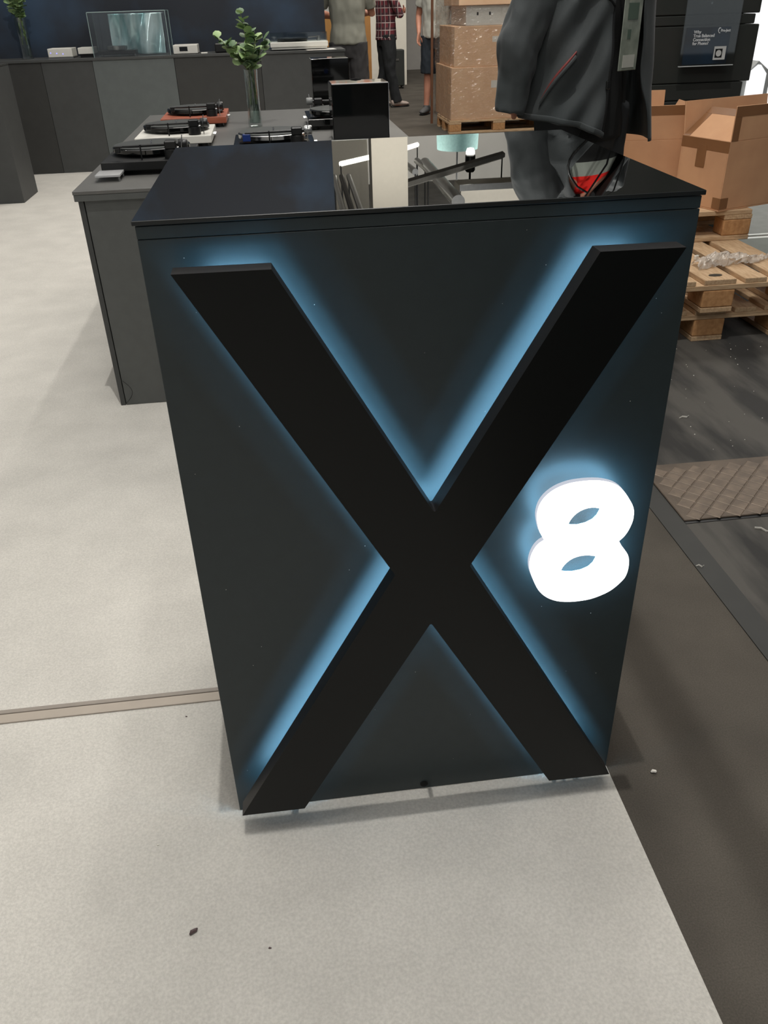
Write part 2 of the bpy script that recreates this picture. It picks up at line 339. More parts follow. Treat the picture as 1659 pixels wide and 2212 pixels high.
H8A = [(0.5785, 0.6555), (0.5817, 0.664), (0.5873, 0.6726), (0.5961, 0.6799), (0.6084, 0.6841), (0.6196, 0.6838), (0.6287, 0.6814), (0.6288, 0.6738), (0.6257, 0.6658), (0.62, 0.659), (0.6101, 0.654), (0.5974, 0.6516), (0.586, 0.653)]
H8B = [(0.5744, 0.5664), (0.5777, 0.5756), (0.5843, 0.5847), (0.5936, 0.5915), (0.6065, 0.5949), (0.6198, 0.5944), (0.6326, 0.5911), (0.6327, 0.5831), (0.6294, 0.5745), (0.6227, 0.5674), (0.6115, 0.5627), (0.5982, 0.5612), (0.5847, 0.5628)]
def flat_shape(loops, h, name):
    c = bpy.data.curves.new(name, 'CURVE'); c.dimensions = '2D'; c.fill_mode = 'BOTH'; c.extrude = h / 2
    for lp in loops:
        s = c.splines.new('POLY'); s.points.add(len(lp) - 1); s.use_cyclic_u = True
        for i, p in enumerate(lp): s.points[i].co = (p[0], p[1], 0, 1)
    o = bpy.data.objects.new('t', c); COL.objects.link(o); dg = bpy.context.evaluated_depsgraph_get()
    me = bpy.data.meshes.new_from_object(o.evaluated_get(dg)); bpy.data.objects.remove(o); me.materials.clear()
    return me
def sub2(poly):  # one round of corner-preserving smoothing for the traced numeral
    n = len(poly); out = []
    for i in range(n):
        p0, p1, p2, p3 = [Vector(poly[(i + k) % n]) for k in (-1, 0, 1, 2)]
        out.append(tuple(p1))
        a = (p1 - p0).normalized(); b = (p2 - p1).normalized(); c = (p3 - p2).normalized()
        if a.dot(b) > .75 and b.dot(c) > .75: out.append(tuple((p1 + p2) * .5625 - (p0 + p3) * .0625))
        else: out.append(tuple((p1 + p2) * .5))
    return out
E8B, E8F = .029, .041
me = flat_shape([sub2(O8), sub2(H8A), sub2(H8B)], .003, 'figure_eight')
me.transform(Matrix(((1, 0, 0, 0), (0, 0, -1, -(E8F - .0015)), (0, 1, 0, 0), (0, 0, 0, 1))))
eo = link(me, 'figure_eight', M_eight, ct)
o8 = list(reversed(O8))
def area2(p): return sum(p[i][0] * p[(i + 1) % len(p)][1] - p[(i + 1) % len(p)][0] * p[i][1] for i in range(len(p)))
o8 = O8 if area2(O8) > 0 else o8
ledloop(sub2(o8), 0, .0015, -E8F + .003, -E8B).build('rim', M_eside, eo)
ledloop(o8, .003, .022, -E8B - .004, -E8B - .002).build('led_strip', M_led8, eo)
for hh in (H8A, H8B):
    q = hh if area2(hh) > 0 else list(reversed(hh))
    ledloop(q, -.002, -.012, -E8B - .004, -E8B - .002).build('led_strip', M_led8, eo)
for (x, z) in ((.605, .620), (.625, .618)):
    MB().loft([(x, -E8B, z), (x, 0, z)], [.003, .003], 8).build('spacer', M_blk, eo)

# ------------------------------------------------------------------ long table
tb = thing('display_table', 'long dark grey laminate table behind the counter holding turntables', 'table', (0, 0, 0))
TX0, TX1, TY0, TY1, TZ = -.535, .80, 2.06, 4.42, .82
MB().box(TX0, TX1, TY0, TY1, TZ - .012, TZ).build('tabletop', M_tabtop, tb, bevel=.001)
MB().box(TX0 + .002, TX1 - .002, TY0 + .001, TY1 - .002, TZ - .034, TZ - .0125).build('apron', M_tab, tb, bevel=.001)
MB().box(TX0 + .012, TX0 + .030, TY0 + .010, TY1 - .02, .004, TZ - .035).build('side_panel', M_dark, tb, bevel=.0008)
MB().box(TX1 - .04, TX1 - .022, TY0 + .010, TY1 - .02, .004, TZ - .035).build('side_panel', M_dark, tb, bevel=.0008)
MB().box(TX0 + .033, TX1 - .043, TY0 + .012, TY0 + .030, .005, TZ - .035).build('front_panel', M_tab, tb, bevel=.0008)
MB().box(TX0 + .033, TX1 - .043, TY1 - .06, TY1 - .042, .005, TZ - .035).build('back_panel', M_tab, tb)
b = MB(); pts = [(TX0 + .036 + .030 * math.sin(math.pi * k / 12) * (1 if k else 1), TY0 + .006, .11 - .095 * k / 12) for k in range(13)]
b.loft(pts, [.0009] * 13, 6); b.build('cable', M_blk, tb, smooth=True)

# ------------------------------------------------------------------ turntables
def turntable(name, label, loc, rz, plinth_m, grp=None, feet_m=None, head_m=None, rim_m=None, plat_h=.017):
    # local: front towards -x, tonearm side towards -y ; .34 along x, .42 along y
    t = thing(name, label, 'turntable', loc, rz, grp)
    zb = .018
    MB().box(0, .335, 0, .405, zb, zb + .032).build('plinth', plinth_m, t, bevel=.003, seg=2)
    for fx in (.035, .30):
        for fy in (.035, .37): MB().lathe([(.018, 0), (.020, .004), (.018, .018)], 14, Matrix.Translation((fx, fy, 0))).build('foot', feet_m or M_blk, t, smooth=True)
    zp = zb + .032; cx, cy = .168, .225
    MB().lathe([(.10, zp), (.10, zp + .008)], 40, Matrix.Translation((cx, cy, 0))).build('sub_platter', M_blk, t, smooth=True)
    MB().lathe([(.146, zp + .008), (.150, zp + .011), (.150, zp + .008 + plat_h), (.146, zp + .011 + plat_h)], 48, Matrix.Translation((cx, cy, 0))).build('platter', rim_m or M_gloss, t, smooth=True)
    zt = zp + .011 + plat_h
    MB().lathe([(.144, zt), (.144, zt + .003)], 48, Matrix.Translation((cx, cy, 0))).build('mat', mat('felt_mat', (72, 74, 72), .35, var=.05), t, smooth=True)
    MB().lathe([(.0035, zt), (.0035, zt + .014), (.002, zt + .017)], 10, Matrix.Translation((cx, cy, 0))).build('spindle', M_chrome, t, smooth=True)
    # tonearm along x near y = .04
    za = zt + .018; ya = .045
    b = MB(); b.lathe([(.028, zp), (.028, zp + .03), (.020, zp + .034), (.016, za - .012)], 20, Matrix.Translation((.262, ya, 0))); b.build('arm_base', M_blkp, t, smooth=True)
    MB().box(.240, .284, ya - .022, ya + .022, za - .014, za + .016).build('gimbal', M_blkp, t, bevel=.004)
    MB().loft([(.075, ya + .004, za), (.11, ya, za), (.25, ya, za + .002), (.30, ya, za + .002)], [.0035, .0045, .0055, .006], 10).build('tonearm', M_blk, t, smooth=True)
    MB().loft([(.292, ya, za + .002), (.298, ya, za + .002), (.320, ya, za + .002), (.324, ya, za + .002)], [.016, .018, .018, .016], 18).build('counterweight', head_m or M_blkp, t, smooth=True)
    hd = MB().box(.052, .084, ya - .008, ya + .010, za - .003, za + .003).build('headshell', M_blk, t, bevel=.001)
    MB().box(.054 if not head_m else .042, .074, ya - .008 - (.004 if head_m else 0), ya + .008, za - (.030 if head_m else .020), za - .003).build('cartridge', M_blue if head_m else M_blk, hd, bevel=.002)
    MB().tube((.15, ya - .012, zp), (.15, ya - .012, za + .006), .003).build('arm_rest', M_blk, t)
    MB().loft([(.304, ya - .02, zp), (.304, ya - .02, za), (.310, ya - .02, za + .035)], [.0018, .0018, .0018], 8).build('cue_lever', M_chrome, t)
    for k in range(3): MB().tube((.337, .15 + k * .02, zb + .018), (.349, .15 + k * .02, zb + .018), .005).build('socket', M_chrome, t)
    return t
turntable('turntable', 'black turntable nearest on the left of the long table', (-.472, 2.33, TZ), 0, M_blk, 'turntables on the long table', mat('green_acrylic', (92, 128, 118), .2))
turntable('turntable', 'white turntable between the black and the cherry ones', (-.432, 2.985, TZ), 0, M_white, 'turntables on the long table')
turntable('turntable', 'cherry red wooden turntable at the back left of the table', (-.392, 3.70, TZ), 0, M_red, 'turntables on the long table')
turntable('turntable', 'black turntable with blue cartridge and silver platter rim behind the counter', (.012, 2.56, TZ), 0, M_gloss, 'turntables on the long table', head_m=M_alu, rim_m=M_chrome)
turntable('turntable', 'black turntable with grey counterweight partly behind the glossy black box', (.69, 3.80, TZ), math.pi, M_gloss, 'turntables on the long table', head_m=mat('grey_weight', (120, 122, 120), .4))
# acrylic riser
r = thing('acrylic_stand', 'small clear acrylic stand at the front corner of the long table', 'stand', (-.435, 2.275, TZ))
M_acr = glass_mat('clear_acrylic', (.93, .95, .95, 1), .22, .05, edge=.75)
MB().box(-.045, .045, -.055, .055, .016, .024).build('plate', mat('frosted_acrylic', (205, 205, 205), .2, alpha=.75), r, bevel=.001)
for sx in (-.04, .04):
    for sy in (-.05, .05): MB().tube((sx, sy, 0), (sx, sy, .016), .004, 8).build('foot', M_acr, r)
# glossy speakers
def speaker(label, x0, x1, y0, y1, z0, z1, group='glossy black speakers'):
    s = thing('speaker', label, 'speaker', ((x0 + x1) / 2, (y0 + y1) / 2, z0), 0, group)
    w, d, h = (x1 - x0) / 2, (y1 - y0) / 2, z1 - z0
    MB().box(-w, w, -d, d, 0, h).build('cabinet', M_gloss, s, bevel=.004, seg=2)
    for f in (.30, .68):  # drivers on the far side, facing away
        MB().lathe([(w * .62, 0), (w * .62, .006), (w * .5, .004), (w * .2, -.012)], 24, Matrix.Translation((0, d, h * f)) @ Matrix.Rotation(-math.pi / 2, 4, 'X')).build('driver', M_blkp, s, smooth=True)
    return s
speaker('glossy black speaker cabinet on the long table, in front', .449, .706, 2.99, 3.185, TZ + .0006, 1.052)
speaker('tall glossy black speaker standing behind the long table', .462, .706, 5.0, 5.2, .004, 1.051)

# ------------------------------------------------------------------ vases with eucalyptus
M_vglass = glass_mat('vase_glass', (.90, .94, .93, 1), .10, .03, edge=.55)
M_leaf = mat('eucalyptus_leaf', (134, 164, 108), .55, c2=(170, 192, 138), vscale=14, spec=.4)
M_leaf2 = mat('eucalyptus_leaf_dark', (84, 110, 78), .55, c2=(118, 142, 104), vscale=14)
M_stem = mat('eucalyptus_stem', (112, 120, 72), .7)
M_water = glass_mat('water', (.86, .93, .90, 1), .05, .02, edge=.3)
def leafmesh(mb, c, d, up, s):
    d = d.normalized(); side = d.cross(up).normalized(); n = side.cross(d)
    pr = [(0, 0), (.22, .36), (.52, .48), (.82, .34), (1, 0)]
    v = [c + d * (t_ * s) + n * (.12 * s * math.sin(math.pi * t_)) for t_, w in pr] + [c + d * (t_ * s) + side * (w * s) for t_, w in pr[1:4]] + [c + d * (t_ * s) - side * (w * s) for t_, w in pr[1:4]]
    mb.add(v, [(0, 1, 5), (1, 2, 6, 5), (2, 3, 7, 6), (3, 4, 7), (0, 8, 1), (1, 8, 9, 2), (2, 9, 10, 3), (3, 10, 4)])
def vase(label, loc, hv, branches, seed, group, rz=0):
    rnd = random.Random(seed); t = thing('vase', label, 'vase', loc, rz, group)
    b = MB(); r0 = .036
    b.lathe([(.030, 0), (r0, .003), (r0 * .92, hv * .35), (r0 * .95, hv * .8), (r0 * 1.02, hv), (r0 * 1.02 - .003, hv), (r0 * .92 - .003, hv * .8), (r0 * .89 - .003, hv * .35), (.028, .018), (.001, .018)], 24, caps=False)
    b.build('glass', M_vglass, t, smooth=True)
    MB().lathe([(.027, .019), (.0285, hv * .5), (.001, hv * .5)], 20).build('water', M_water, t, smooth=True)
    for bi, (dx, dy, top, lean, dense) in enumerate(branches):
        pts = []; n = 12
        for k in range(n + 1):
            f = k / n; z = .105 + (top - .105) * f; g = max(0, (z - hv * .85) / (top - hv * .85 + 1e-6))
            pts.append(Vector((rnd.uniform(-.003, .003) + (-.012 if dx > 0 else .012) * (1 - f) * 1.2 + dx * g ** 1.2, rnd.uniform(-.003, .003) + dy * g, z)))
        st = MB().loft(pts, [.0035 - .002 * k / n for k in range(n + 1)], 6).build('stem', M_stem, t, smooth=True)
        for k in range(2, n + 1):
            p = pts[k]; inside = p.z < hv
            if inside and (k % 2): continue
            tang = (pts[min(k + 1, n)] - pts[k - 1]).normalized()
            for q in range(2 if inside else dense):
                a = rnd.uniform(0, 6.28); out = Vector((math.cos(a), math.sin(a), rnd.uniform(-.1, .7)))
                if inside: out = Vector((out.x * .3, out.y * .3, 1))
                s = (.034 if inside else rnd.uniform(.042, .070)) * (1 - .22 * k / n)
                lb = MB(); leafmesh(lb, p + Vector((0, 0, rnd.uniform(-.01, .01))), out + tang * .4, Vector((rnd.uniform(-.5, .5), rnd.uniform(-.5, .5), 1)).normalized() if abs(out.z) < .9 else Vector((1, 0, 0)), s)
                lb.build('leaf', M_leaf if rnd.random() < (.75 if dx < 0 else .45) else M_leaf2, st, smooth=True)
    return t
vase('tall clear glass vase of eucalyptus in the middle of the long table', (.092, 3.66, TZ), .262, [(-.135, .0, .40, 0, 3), (-.09, -.02, .36, 0, 2), (-.022, .02, .505, 0, 3), (.012, .0, .44, 0, 3), (.04, -.03, .39, 0, 3), (.088, .03, .385, 0, 2), (.02, .02, .33, 0, 3), (-.02, -.03, .34, 0, 3)], 3, 'glass vases of eucalyptus')

# ------------------------------------------------------------------ back counter with display items
BZ = .98
bc = thing('back_counter', 'long dark grey counter in front of the navy wall', 'counter', (-.64, 8.2, 0), 0)
MB().box(-3.2, 1.57, -.33, .20, BZ - .02, BZ).build('worktop', M_dark, bc, bevel=.001)
for x0, x1, m, dy in ((-3.2, -1.255, M_dark3, 0), (-1.252, -.79, M_dark, 0), (-.787, -.045, M_dark2, .004), (-.042, .76, M_dark3, 0), (.763, 1.56, M_dark, 0)):  # leftmost panel: the corner's shade is put into its deeper tone
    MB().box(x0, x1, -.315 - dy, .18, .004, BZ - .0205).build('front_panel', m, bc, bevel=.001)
pl = thing('plinth', 'dark plinth at the left edge of the picture in front of the back counter', 'plinth', (-2.42, 6.7, 0))
MB().box(-.55, .487, -.25, .235, .004, .995).build('cabinet', M_dark, pl, bevel=.002)
MB().box(-.552, .489, -.252, .237, .9955, 1.008).build('top_board', M_dark3, pl, bevel=.001)
def box_thing(name, label, cat, x0, x1, y0, y1, z0, z1, m, bevel=.003, part='housing', group=None):
    t = thing(name, label, cat, ((x0 + x1) / 2, (y0 + y1) / 2, z0), 0, group)
    MB().box(-(x1 - x0) / 2, (x1 - x0) / 2, -(y1 - y0) / 2, (y1 - y0) / 2, 0, z1 - z0).build(part, m, t, bevel=bevel)
    return t
a = box_thing('amplifier', 'white amplifier with three small blue lights on the back counter', 'amplifier', -1.84, -1.62, 8.02, 8.25, BZ + .012, 1.062, M_white)
for k in range(3): MB().loft([(-.085 + k * .055, -.116, .035 - .005 * k), (-.085 + k * .055, -.113, .035 - .005 * k)], [.005, .005], 8).build('indicator', emis('blue_led', (120, 120, 255), 2.5), a)
MB().box(-.115, .115, -.117, .117, -.012, -.001).build('base', M_alu, a)
a = box_thing('amplifier', 'white slim unit on the back counter left of the acrylic case', 'amplifier', -1.565, -1.425, 8.02, 8.25, BZ + .03, 1.062, M_white)
MB().box(-.06, .06, -.09, .11, -.03, -.0005).build('base', M_blk, a)
a = box_thing('amplifier', 'silver white unit with a square black display right of the acrylic case', 'amplifier', -.688, -.462, 8.0, 8.25, BZ + .004, 1.056, M_white)
MB().box(-.055, .02, -.128, -.1255, .022, .058).build('display', M_gloss, a)
for x in (-.1, .1):
    for y in (-.1, .1): MB().lathe([(.012, -.004), (.012, 0)], 10, Matrix.Translation((x, y, 0))).build('foot', M_blk, a)
tag(MB().box(-.03, .03, -.02, .02, 0, .012).build('remote', M_white, bevel=.003, loc=(-.40, 7.96, BZ)), 'tiny white remote on the back counter', 'remote')
box_thing('amplifier', 'low black unit left of the white turntable on the back counter', 'amplifier', -.30, .06, 8.0, 8.25, BZ, 1.06, M_blk, .01)
# acrylic showcase
sc = thing('acrylic_case', 'clear acrylic showcase with bluish wavy reflections on the back counter', 'showcase', (-1.06, 8.08, BZ))
M_case = glass_mat('case_acrylic', (.95, .97, .97, 1), .10, .03, edge=.5)
w, d, h = .35, .15, .36
MB().box(-w, w, -d, -d + .004, .001, h).build('front_pane', M_case, sc); MB().box(-w, w, d - .004, d, .001, h).build('back_pane', M_case, sc)
MB().box(-w, -w + .004, -d + .005, d - .005, .001, h).build('side_pane', M_case, sc); MB().box(w - .004, w, -d + .005, d - .005, .001, h).build('side_pane', M_case, sc)
MB().box(-w, w, -d, d, h + .0005, h + .005).build('top_pane', M_case, sc)
ed = MB()
for sx in (-w, w):
    for sy in (-d, d): ed.tube((sx, sy, 0), (sx, sy, h), .003, 6)
for sy in (-d, d): ed.tube((-w, sy, h), (w, sy, h), .003, 6)
ed.build('edge', mat('acrylic_edge', (150, 170, 168), .2), sc)
# wavy sheet whose cyan and white streaks paint the dust cover's reflection
m = mat('painted_reflection', (132, 176, 180), .15, .35, c2=(226, 244, 246), vscale=5, stretch=(2.2, 1, .5), detail=3)
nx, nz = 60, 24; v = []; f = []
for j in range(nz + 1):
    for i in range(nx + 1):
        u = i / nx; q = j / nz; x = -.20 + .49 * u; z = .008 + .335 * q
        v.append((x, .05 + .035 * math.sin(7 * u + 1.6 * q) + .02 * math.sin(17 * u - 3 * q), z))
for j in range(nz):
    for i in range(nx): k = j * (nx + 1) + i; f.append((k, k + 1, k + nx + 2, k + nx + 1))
fo = MB().add(v, f).build('reflection_sheet', m, sc, smooth=True); md = fo.modifiers.new('s', 'SOLIDIFY'); md.thickness = .002
tt = thing('turntable', 'silver turntable inside the acrylic showcase', 'turntable', (-1.2, 8.02, BZ + .001))
MB().box(-.17, .17, -.05, .10, .02, .05).build('plinth', M_blk, tt, bevel=.003)
MB().lathe([(.085, .055), (.09, .058), (.09, .085), (.085, .088)], 32).build('platter', M_alu, tt, smooth=True)
MB().tube((0, 0, .05), (0, 0, .056), .03).build('bearing', M_chrome, tt)
for sx in (-.15, .15): MB().tube((sx, .02, 0), (sx, .02, .02), .012).build('foot', M_alu, tt)
# white turntable with dust cover
t = thing('turntable', 'white turntable under a clear dust cover at the right end of the back counter', 'turntable', (.50, 8.1, BZ))
MB().box(-.275, .275, -.14, .16, .028, .070).build('plinth', M_white, t, bevel=.004)
MB().box(-.265, .265, -.13, .15, .010, .0275).build('sub_base', mat('pale_base', (196, 194, 186), .5), t)
for sx in (-.22, .22):
    for sy in (-.1, .12): MB().lathe([(.02, 0), (.02, .0105)], 12, Matrix.Translation((sx, sy, 0))).build('foot', M_blk, t)
MB().lathe([(.145, .074), (.145, .094)], 40, Matrix.Translation((-.06, .01, 0))).build('platter', M_blkp, t, smooth=True)
MB().tube((.2, .09, .07), (.2, .09, .11), .018).build('arm_base', M_alu, t); MB().tube((.2, .09, .105), (.09, -.1, .105), .004).build('tonearm', M_alu, t)
dc = MB(); dc.box(-.268, .268, -.135, -.132, .0705, .145); dc.box(-.268, .268, .150, .153, .0705, .145); dc.box(-.268, -.265, -.132, .150, .0705, .145); dc.box(.265, .268, -.132, .150, .0705, .145); dc.box(-.268, .268, -.135, .153, .145, .148)
dc.build('dust_cover', M_case, t)
tag(MB().box(-.14, .14, -.10, .10, 0, .002).build('leaflet', M_cardw, loc=(.70, 7.97, BZ), rz=.1), 'white leaflet beside the dust-covered turntable', 'leaflet')
vase('blurred olive eucalyptus vase at the left end of the back counter', (-2.06, 8.16, BZ), .30, [(-.05, .0, .46, 0, 3), (.05, .0, .44, 0, 3), (-.02, .03, .52, 0, 3), (.03, -.03, .50, 0, 3)], 9, 'glass vases of eucalyptus').scale = (1.5, 1.5, 1.12)

# ------------------------------------------------------------------ pallets
def pallet(label, loc, rz=0, worn=1.0):
    # deck boards run along local y (1200), width along x (800)
    t = thing('pallet', label, 'pallet', loc, rz, 'wooden pallets')
    rnd = random.Random(hash(label) % 1000)
    for (x0, x1) in ((0, .145), (.1875, .2875), (.3275, .4725), (.5125, .6125), (.655, .80)):
        dz = rnd.uniform(0, .0015); MB().box(x0, x1, rnd.uniform(0, .006), 1.2 - rnd.uniform(0, .006), .122, .144 - dz).build('deck_board', M_woodb, t, bevel=.002)
    for y0 in (0, .5275, 1.055): MB().box(0, .8, y0, y0 + .145, .100, .1218).build('stringer_board', M_wood, t, bevel=.002)
    for y0 in (0, .5275, 1.055):
        for x0, x1 in ((0, .1), (.3275, .4725), (.7, .8)): MB().box(x0, x1, y0, y0 + .145, .0222, .0998).build('block', M_block, t, bevel=.006, seg=2)
    for x0, x1 in ((0, .1), (.3275, .4725), (.7, .8)): MB().box(x0, x1, 0, 1.2, 0, .022).build('bottom_board', M_woodb, t, bevel=.002)
    return t
pallet('lower wooden pallet of the stack right of the counter', (1.652, 2.315, .0026))
pallet('upper wooden pallet of the stack, with plastic film on it', (1.650, 2.275, .1470))
pallet('wooden pallet lying crosswise under the open cartons', (2.50, 2.905, .2912), math.pi / 2)
tag(MB().lathe([(.030, 0), (.031, .001), (.030, .002)], 20, Matrix.Scale(.55, 4, (0, 1, 0))).build('sticker', M_knot, loc=(2.055, 2.345, .2912)), 'dark oval disc lying on the front pallet', 'disc')
tag(MB().box(-.012, .012, -.006, .006, 0, .022).build('plastic_clip', M_white, bevel=.003, loc=(2.085, 2.60, .2905), rz=.4), 'small white plastic clip at the edge of the film', 'clip')
# crumpled stretch film
nu, nv = 70, 22; v = []; f = []
for i in range(nu + 1):
    u = i / nu; cx = 2.02 + .42 * u; cy = 2.47 + .10 * u + .02 * math.sin(6 * u); wd = .058 * (1 - .35 * u) * (math.sin(math.pi * min(1, u * 1.0 + .12)) ** .4 if u < .93 else .7)
    for j in range(nv + 1):
        a = math.pi * j / nv; p = Vector((cx, cy - wd * math.cos(a), .2912 + .003 + .040 * math.sin(a) * (1 + .5 * math.sin(5 * u)) * .7))
        q = noise.noise(p * 38) * .014 + noise.noise(p * 90) * .006
        v.append((p.x + q, p.y + noise.noise(p * 41 + Vector((5, 0, 0))) * .018, max(.2925, p.z + q)))
for i in range(nu):
    for j in range(nv): k = i * (nv + 1) + j; f.append((k, k + 1, k + nv + 2, k + nv + 1))
m = mat('crumpled_film', (214, 204, 192), .12, alpha=.62, spec=.8)
tag(MB().add(v, f).build('plastic_film', m), 'crumpled clear plastic film lying across the pallet', 'plastic film')

# ------------------------------------------------------------------ open cartons
def open_carton(label, loc, rz, w, d, h, flaps, tape=True):
    t = thing('carton', label, 'carton', loc, rz, 'open cartons on the pallets'); th = .006
    MB().box(0, w, 0, d, 0, th).build('bottom', M_card, t)
    pn = [('wall', (0, w, 0, th)), ('wall', (0, w, d - th, d)), ('wall', (0, th, th + .0005, d - th - .0005)), ('wall', (w - th, w, th + .0005, d - th - .0005))]
    for nme, (x0, x1, y0, y1) in pn: MB().box(x0, x1, y0, y1, th + .0005, h).build(nme, M_card, t, bevel=.001)
    # flaps: side, height, tilt (radians; 0 = upright, + = inwards)
    for side, fh, tilt in flaps:
        L = w if side in 'FB' else d
        base = {'F': (Vector((0, th, h)), 0), 'R': (Vector((w, 0, h)), math.pi / 2), 'B': (Vector((w, d, h)), math.pi), 'L': (Vector((0, d, h)), -math.pi / 2)}[side]
        Mx = Matrix.Translation(base[0]) @ Matrix.Rotation(base[1], 4, 'Z') @ Matrix.Rotation(-tilt, 4, 'X')
        if side in 'RBL': Mx = Mx @ Matrix.Translation((0, .0, 0))
        fo = MB().box(.004, L - .004, -.0 if side != 'F' else -th, th if side != 'F' else 0, .001, fh, Mx).build('flap', M_card, t, bevel=.001)
        if tape:
            y = -.0012 if side != 'F' else -th - .0012
            MB().box(.004, L - .004, y, y + .001, fh - .045, fh - .001, Mx).build('tape', M_tape, fo)
            MB().box(.004, .045, y, y + .001, .001, fh - .046, Mx).build('tape', M_tape, fo)
    if tape:
        MB().box(-.0012, -.0002, 0, d, h - .05, h - .002).build('tape', M_tape, t)
        MB().box(-.0024, -.0014, d * .45, d * .45 + .06, h - .13, h - .03).build('tape', M_tape, t)
        MB().box(0, .05, -.0012, -.0002, .01, .06).build('tape', M_tape, t); MB().box(-.0012, -.0002, 0, .05, .01, .06).build('tape', M_tape, t)
    return t
open_carton('nearest open carton on the crosswise pallet, one flap folded in', (2.305, 2.885, .4365), math.radians(19), .56, .31, .315, [('F', .15, .0), ('L', .20, .95), ('B', .15, -.15)])
open_carton('open carton behind the nearest one, flaps standing up', (1.70, 3.37, .4365), math.radians(-6), .60, .44, .275, [('F', .16, .0), ('B', .19, -.1), ('R', .16, -.5)])

# ------------------------------------------------------------------ black rack with sign, white backdrop
rk = thing('black_rack', 'stack of black cases behind the cartons with stepped edge', 'case stack', (0, 0, 0))
M_rk = mat('black_case', (44, 45, 42), .6, c2=(36, 40, 36), vscale=4)
for z0, z1, x1 in ((.004, .815, 2.955), (.818, .905, 2.912), (.908, 1.192, 2.95), (1.195, 1.243, 2.918), (1.246, 1.62, 2.94), (1.623, 1.70, 2.91), (1.703, 2.05, 2.94)):
    MB().box(2.0, x1, 4.0, 4.55, z0, z1).build('case', M_rk, rk, bevel=.004)
sg = thing('sign_holder', 'acrylic sign holder with a dark blue leaflet on the black cases', 'sign', (2.46, 3.985, 1.0))
sg.location = (0, 0, 0)
SGY = 3.93
MB().box(2.475, 2.795, SGY, SGY + .004, 1.000, 1.36).build('holder_pane', M_case, sg, bevel=.001)
MB().box(2.475, 2.795, SGY + .007, SGY + .011, 1.000, 1.36).build('holder_pane', M_case, sg, bevel=.001)
MB().box(2.475, 2.795, SGY - .001, SGY + .012, .996, 1.000).build('holder_edge', mat('bright_acrylic_edge', (200, 205, 205), .15), sg)
for z in (1.05, 1.3): MB().tube((2.62, SGY + .011, z), (2.62, 4.0, z), .006, 8).build('fixing', M_chrome, sg)
m = mat('blue_leaflet', (11, 18, 27), .4, c2=(30, 62, 90), vscale=5, ramp=(.4, .75), detail=2)
MB().box(2.492, 2.752, SGY + .0045, SGY + .006, 1.006, 1.186).build('leaflet', m, sg)
mt = mat('print_white', (206, 210, 212), .6)
yt = SGY - .0012
for k, s in enumerate(('Why', 'True Balanced', 'Connection', 'for Phono?')): text(s, .021, mt, sg, (2.535, yt, 1.158 - .0185 * k), bold=.0006)
text('Pro-Ject', .017, mt, sg, (2.690, yt, 1.163), bold=.0008)
b = MB(); pts = []
for k in range(14): a_ = math.radians(60 + 230 * k / 13); pts.append((2.684 + .008 * math.cos(a_), yt, 1.169 + .012 * math.sin(a_)))
b.loft(pts, [.0022] * 14, 6); b.build('emblem', mt, sg)
lab = MB().box(2.668, 2.738, yt - .0004, yt + .0006, 1.026, 1.092).build('label_card', mat('label_white', (196, 198, 196), .6), sg)
lp = thing; MB().box(2.676, 2.718, yt - .0010, yt - .0005, 1.036, 1.080).build('dark_square', M_blk, lab)
MB().loft([(2.697, yt - .0018, 1.058), (2.697, yt - .0011, 1.058)], [.016, .016], 20).build('pale_disc', mat('label_white', (196, 198, 196), .6), lab)
# bright backdrop on the right
bb = thing('light_wall', 'bright white backlit wall at the right edge', 'light wall', (0, 0, 0))
MB().box(3.9, 9.0, 7.6, 7.7, .01, 4.0).build('lit_panel', emis('backlit_fabric', (255, 255, 255), 1.15), bb)
MB().box(3.85, 9.05, 7.71, 7.76, 0, 4.05).build('frame', M_alu, bb)
hs = thing('gabled_cabinet', 'white gabled cabinet with a grey side in front of the bright wall', 'cabinet', (0, 0, 0))
prof = [(4.10, .0), (4.235, .0), (4.235, .77), (4.175, .835), (4.10, .775)]
MB().prism(prof, .05, XZ(6.1)).build('front', emis('painted_glow_front', (255, 255, 255), 1.0), hs)  # cabinet is no lamp; its bright front is painted as emission
MB().prism([(4.04, .0), (4.30, .0), (4.30, .775), (4.18, .86), (4.04, .72)], .5, XZ(6.152)).build('body', mat('grey_cabinet', (150, 152, 150), .5), hs)
# grey floor area with white lines
tag(sheet('carpet', [(2.95, 3.2), (6, 3.2), (6, 3.98), (2.95, 3.98)], .0035, mat('grey_floor_mat', (118, 122, 116), .9, var=.05)), 'grey floor mat at the right edge beyond the pallets', 'carpet')
t = sheet('trim_2', [(2.95, 3.98), (6, 3.98), (6, 4.02), (2.95, 4.02)], .006, mat('white_line', (205, 208, 202), .5)); struct(t, 'white edge profile on the floor beyond the pallets')
t = sheet('trim_3', [(2.97, 4.06), (6, 4.06), (6, 4.09), (2.97, 4.09)], .006, MATS['white_line']); struct(t, 'second white edge profile on the floor beyond the pallets')
tag(sheet('carpet', [(2.97, 4.10), (6, 4.10), (6, 5.6), (2.97, 5.6)], .0035, mat('grey_floor_mat2', (128, 130, 126), .9, var=.05)), 'lighter grey floor behind the white edge profiles', 'carpet')

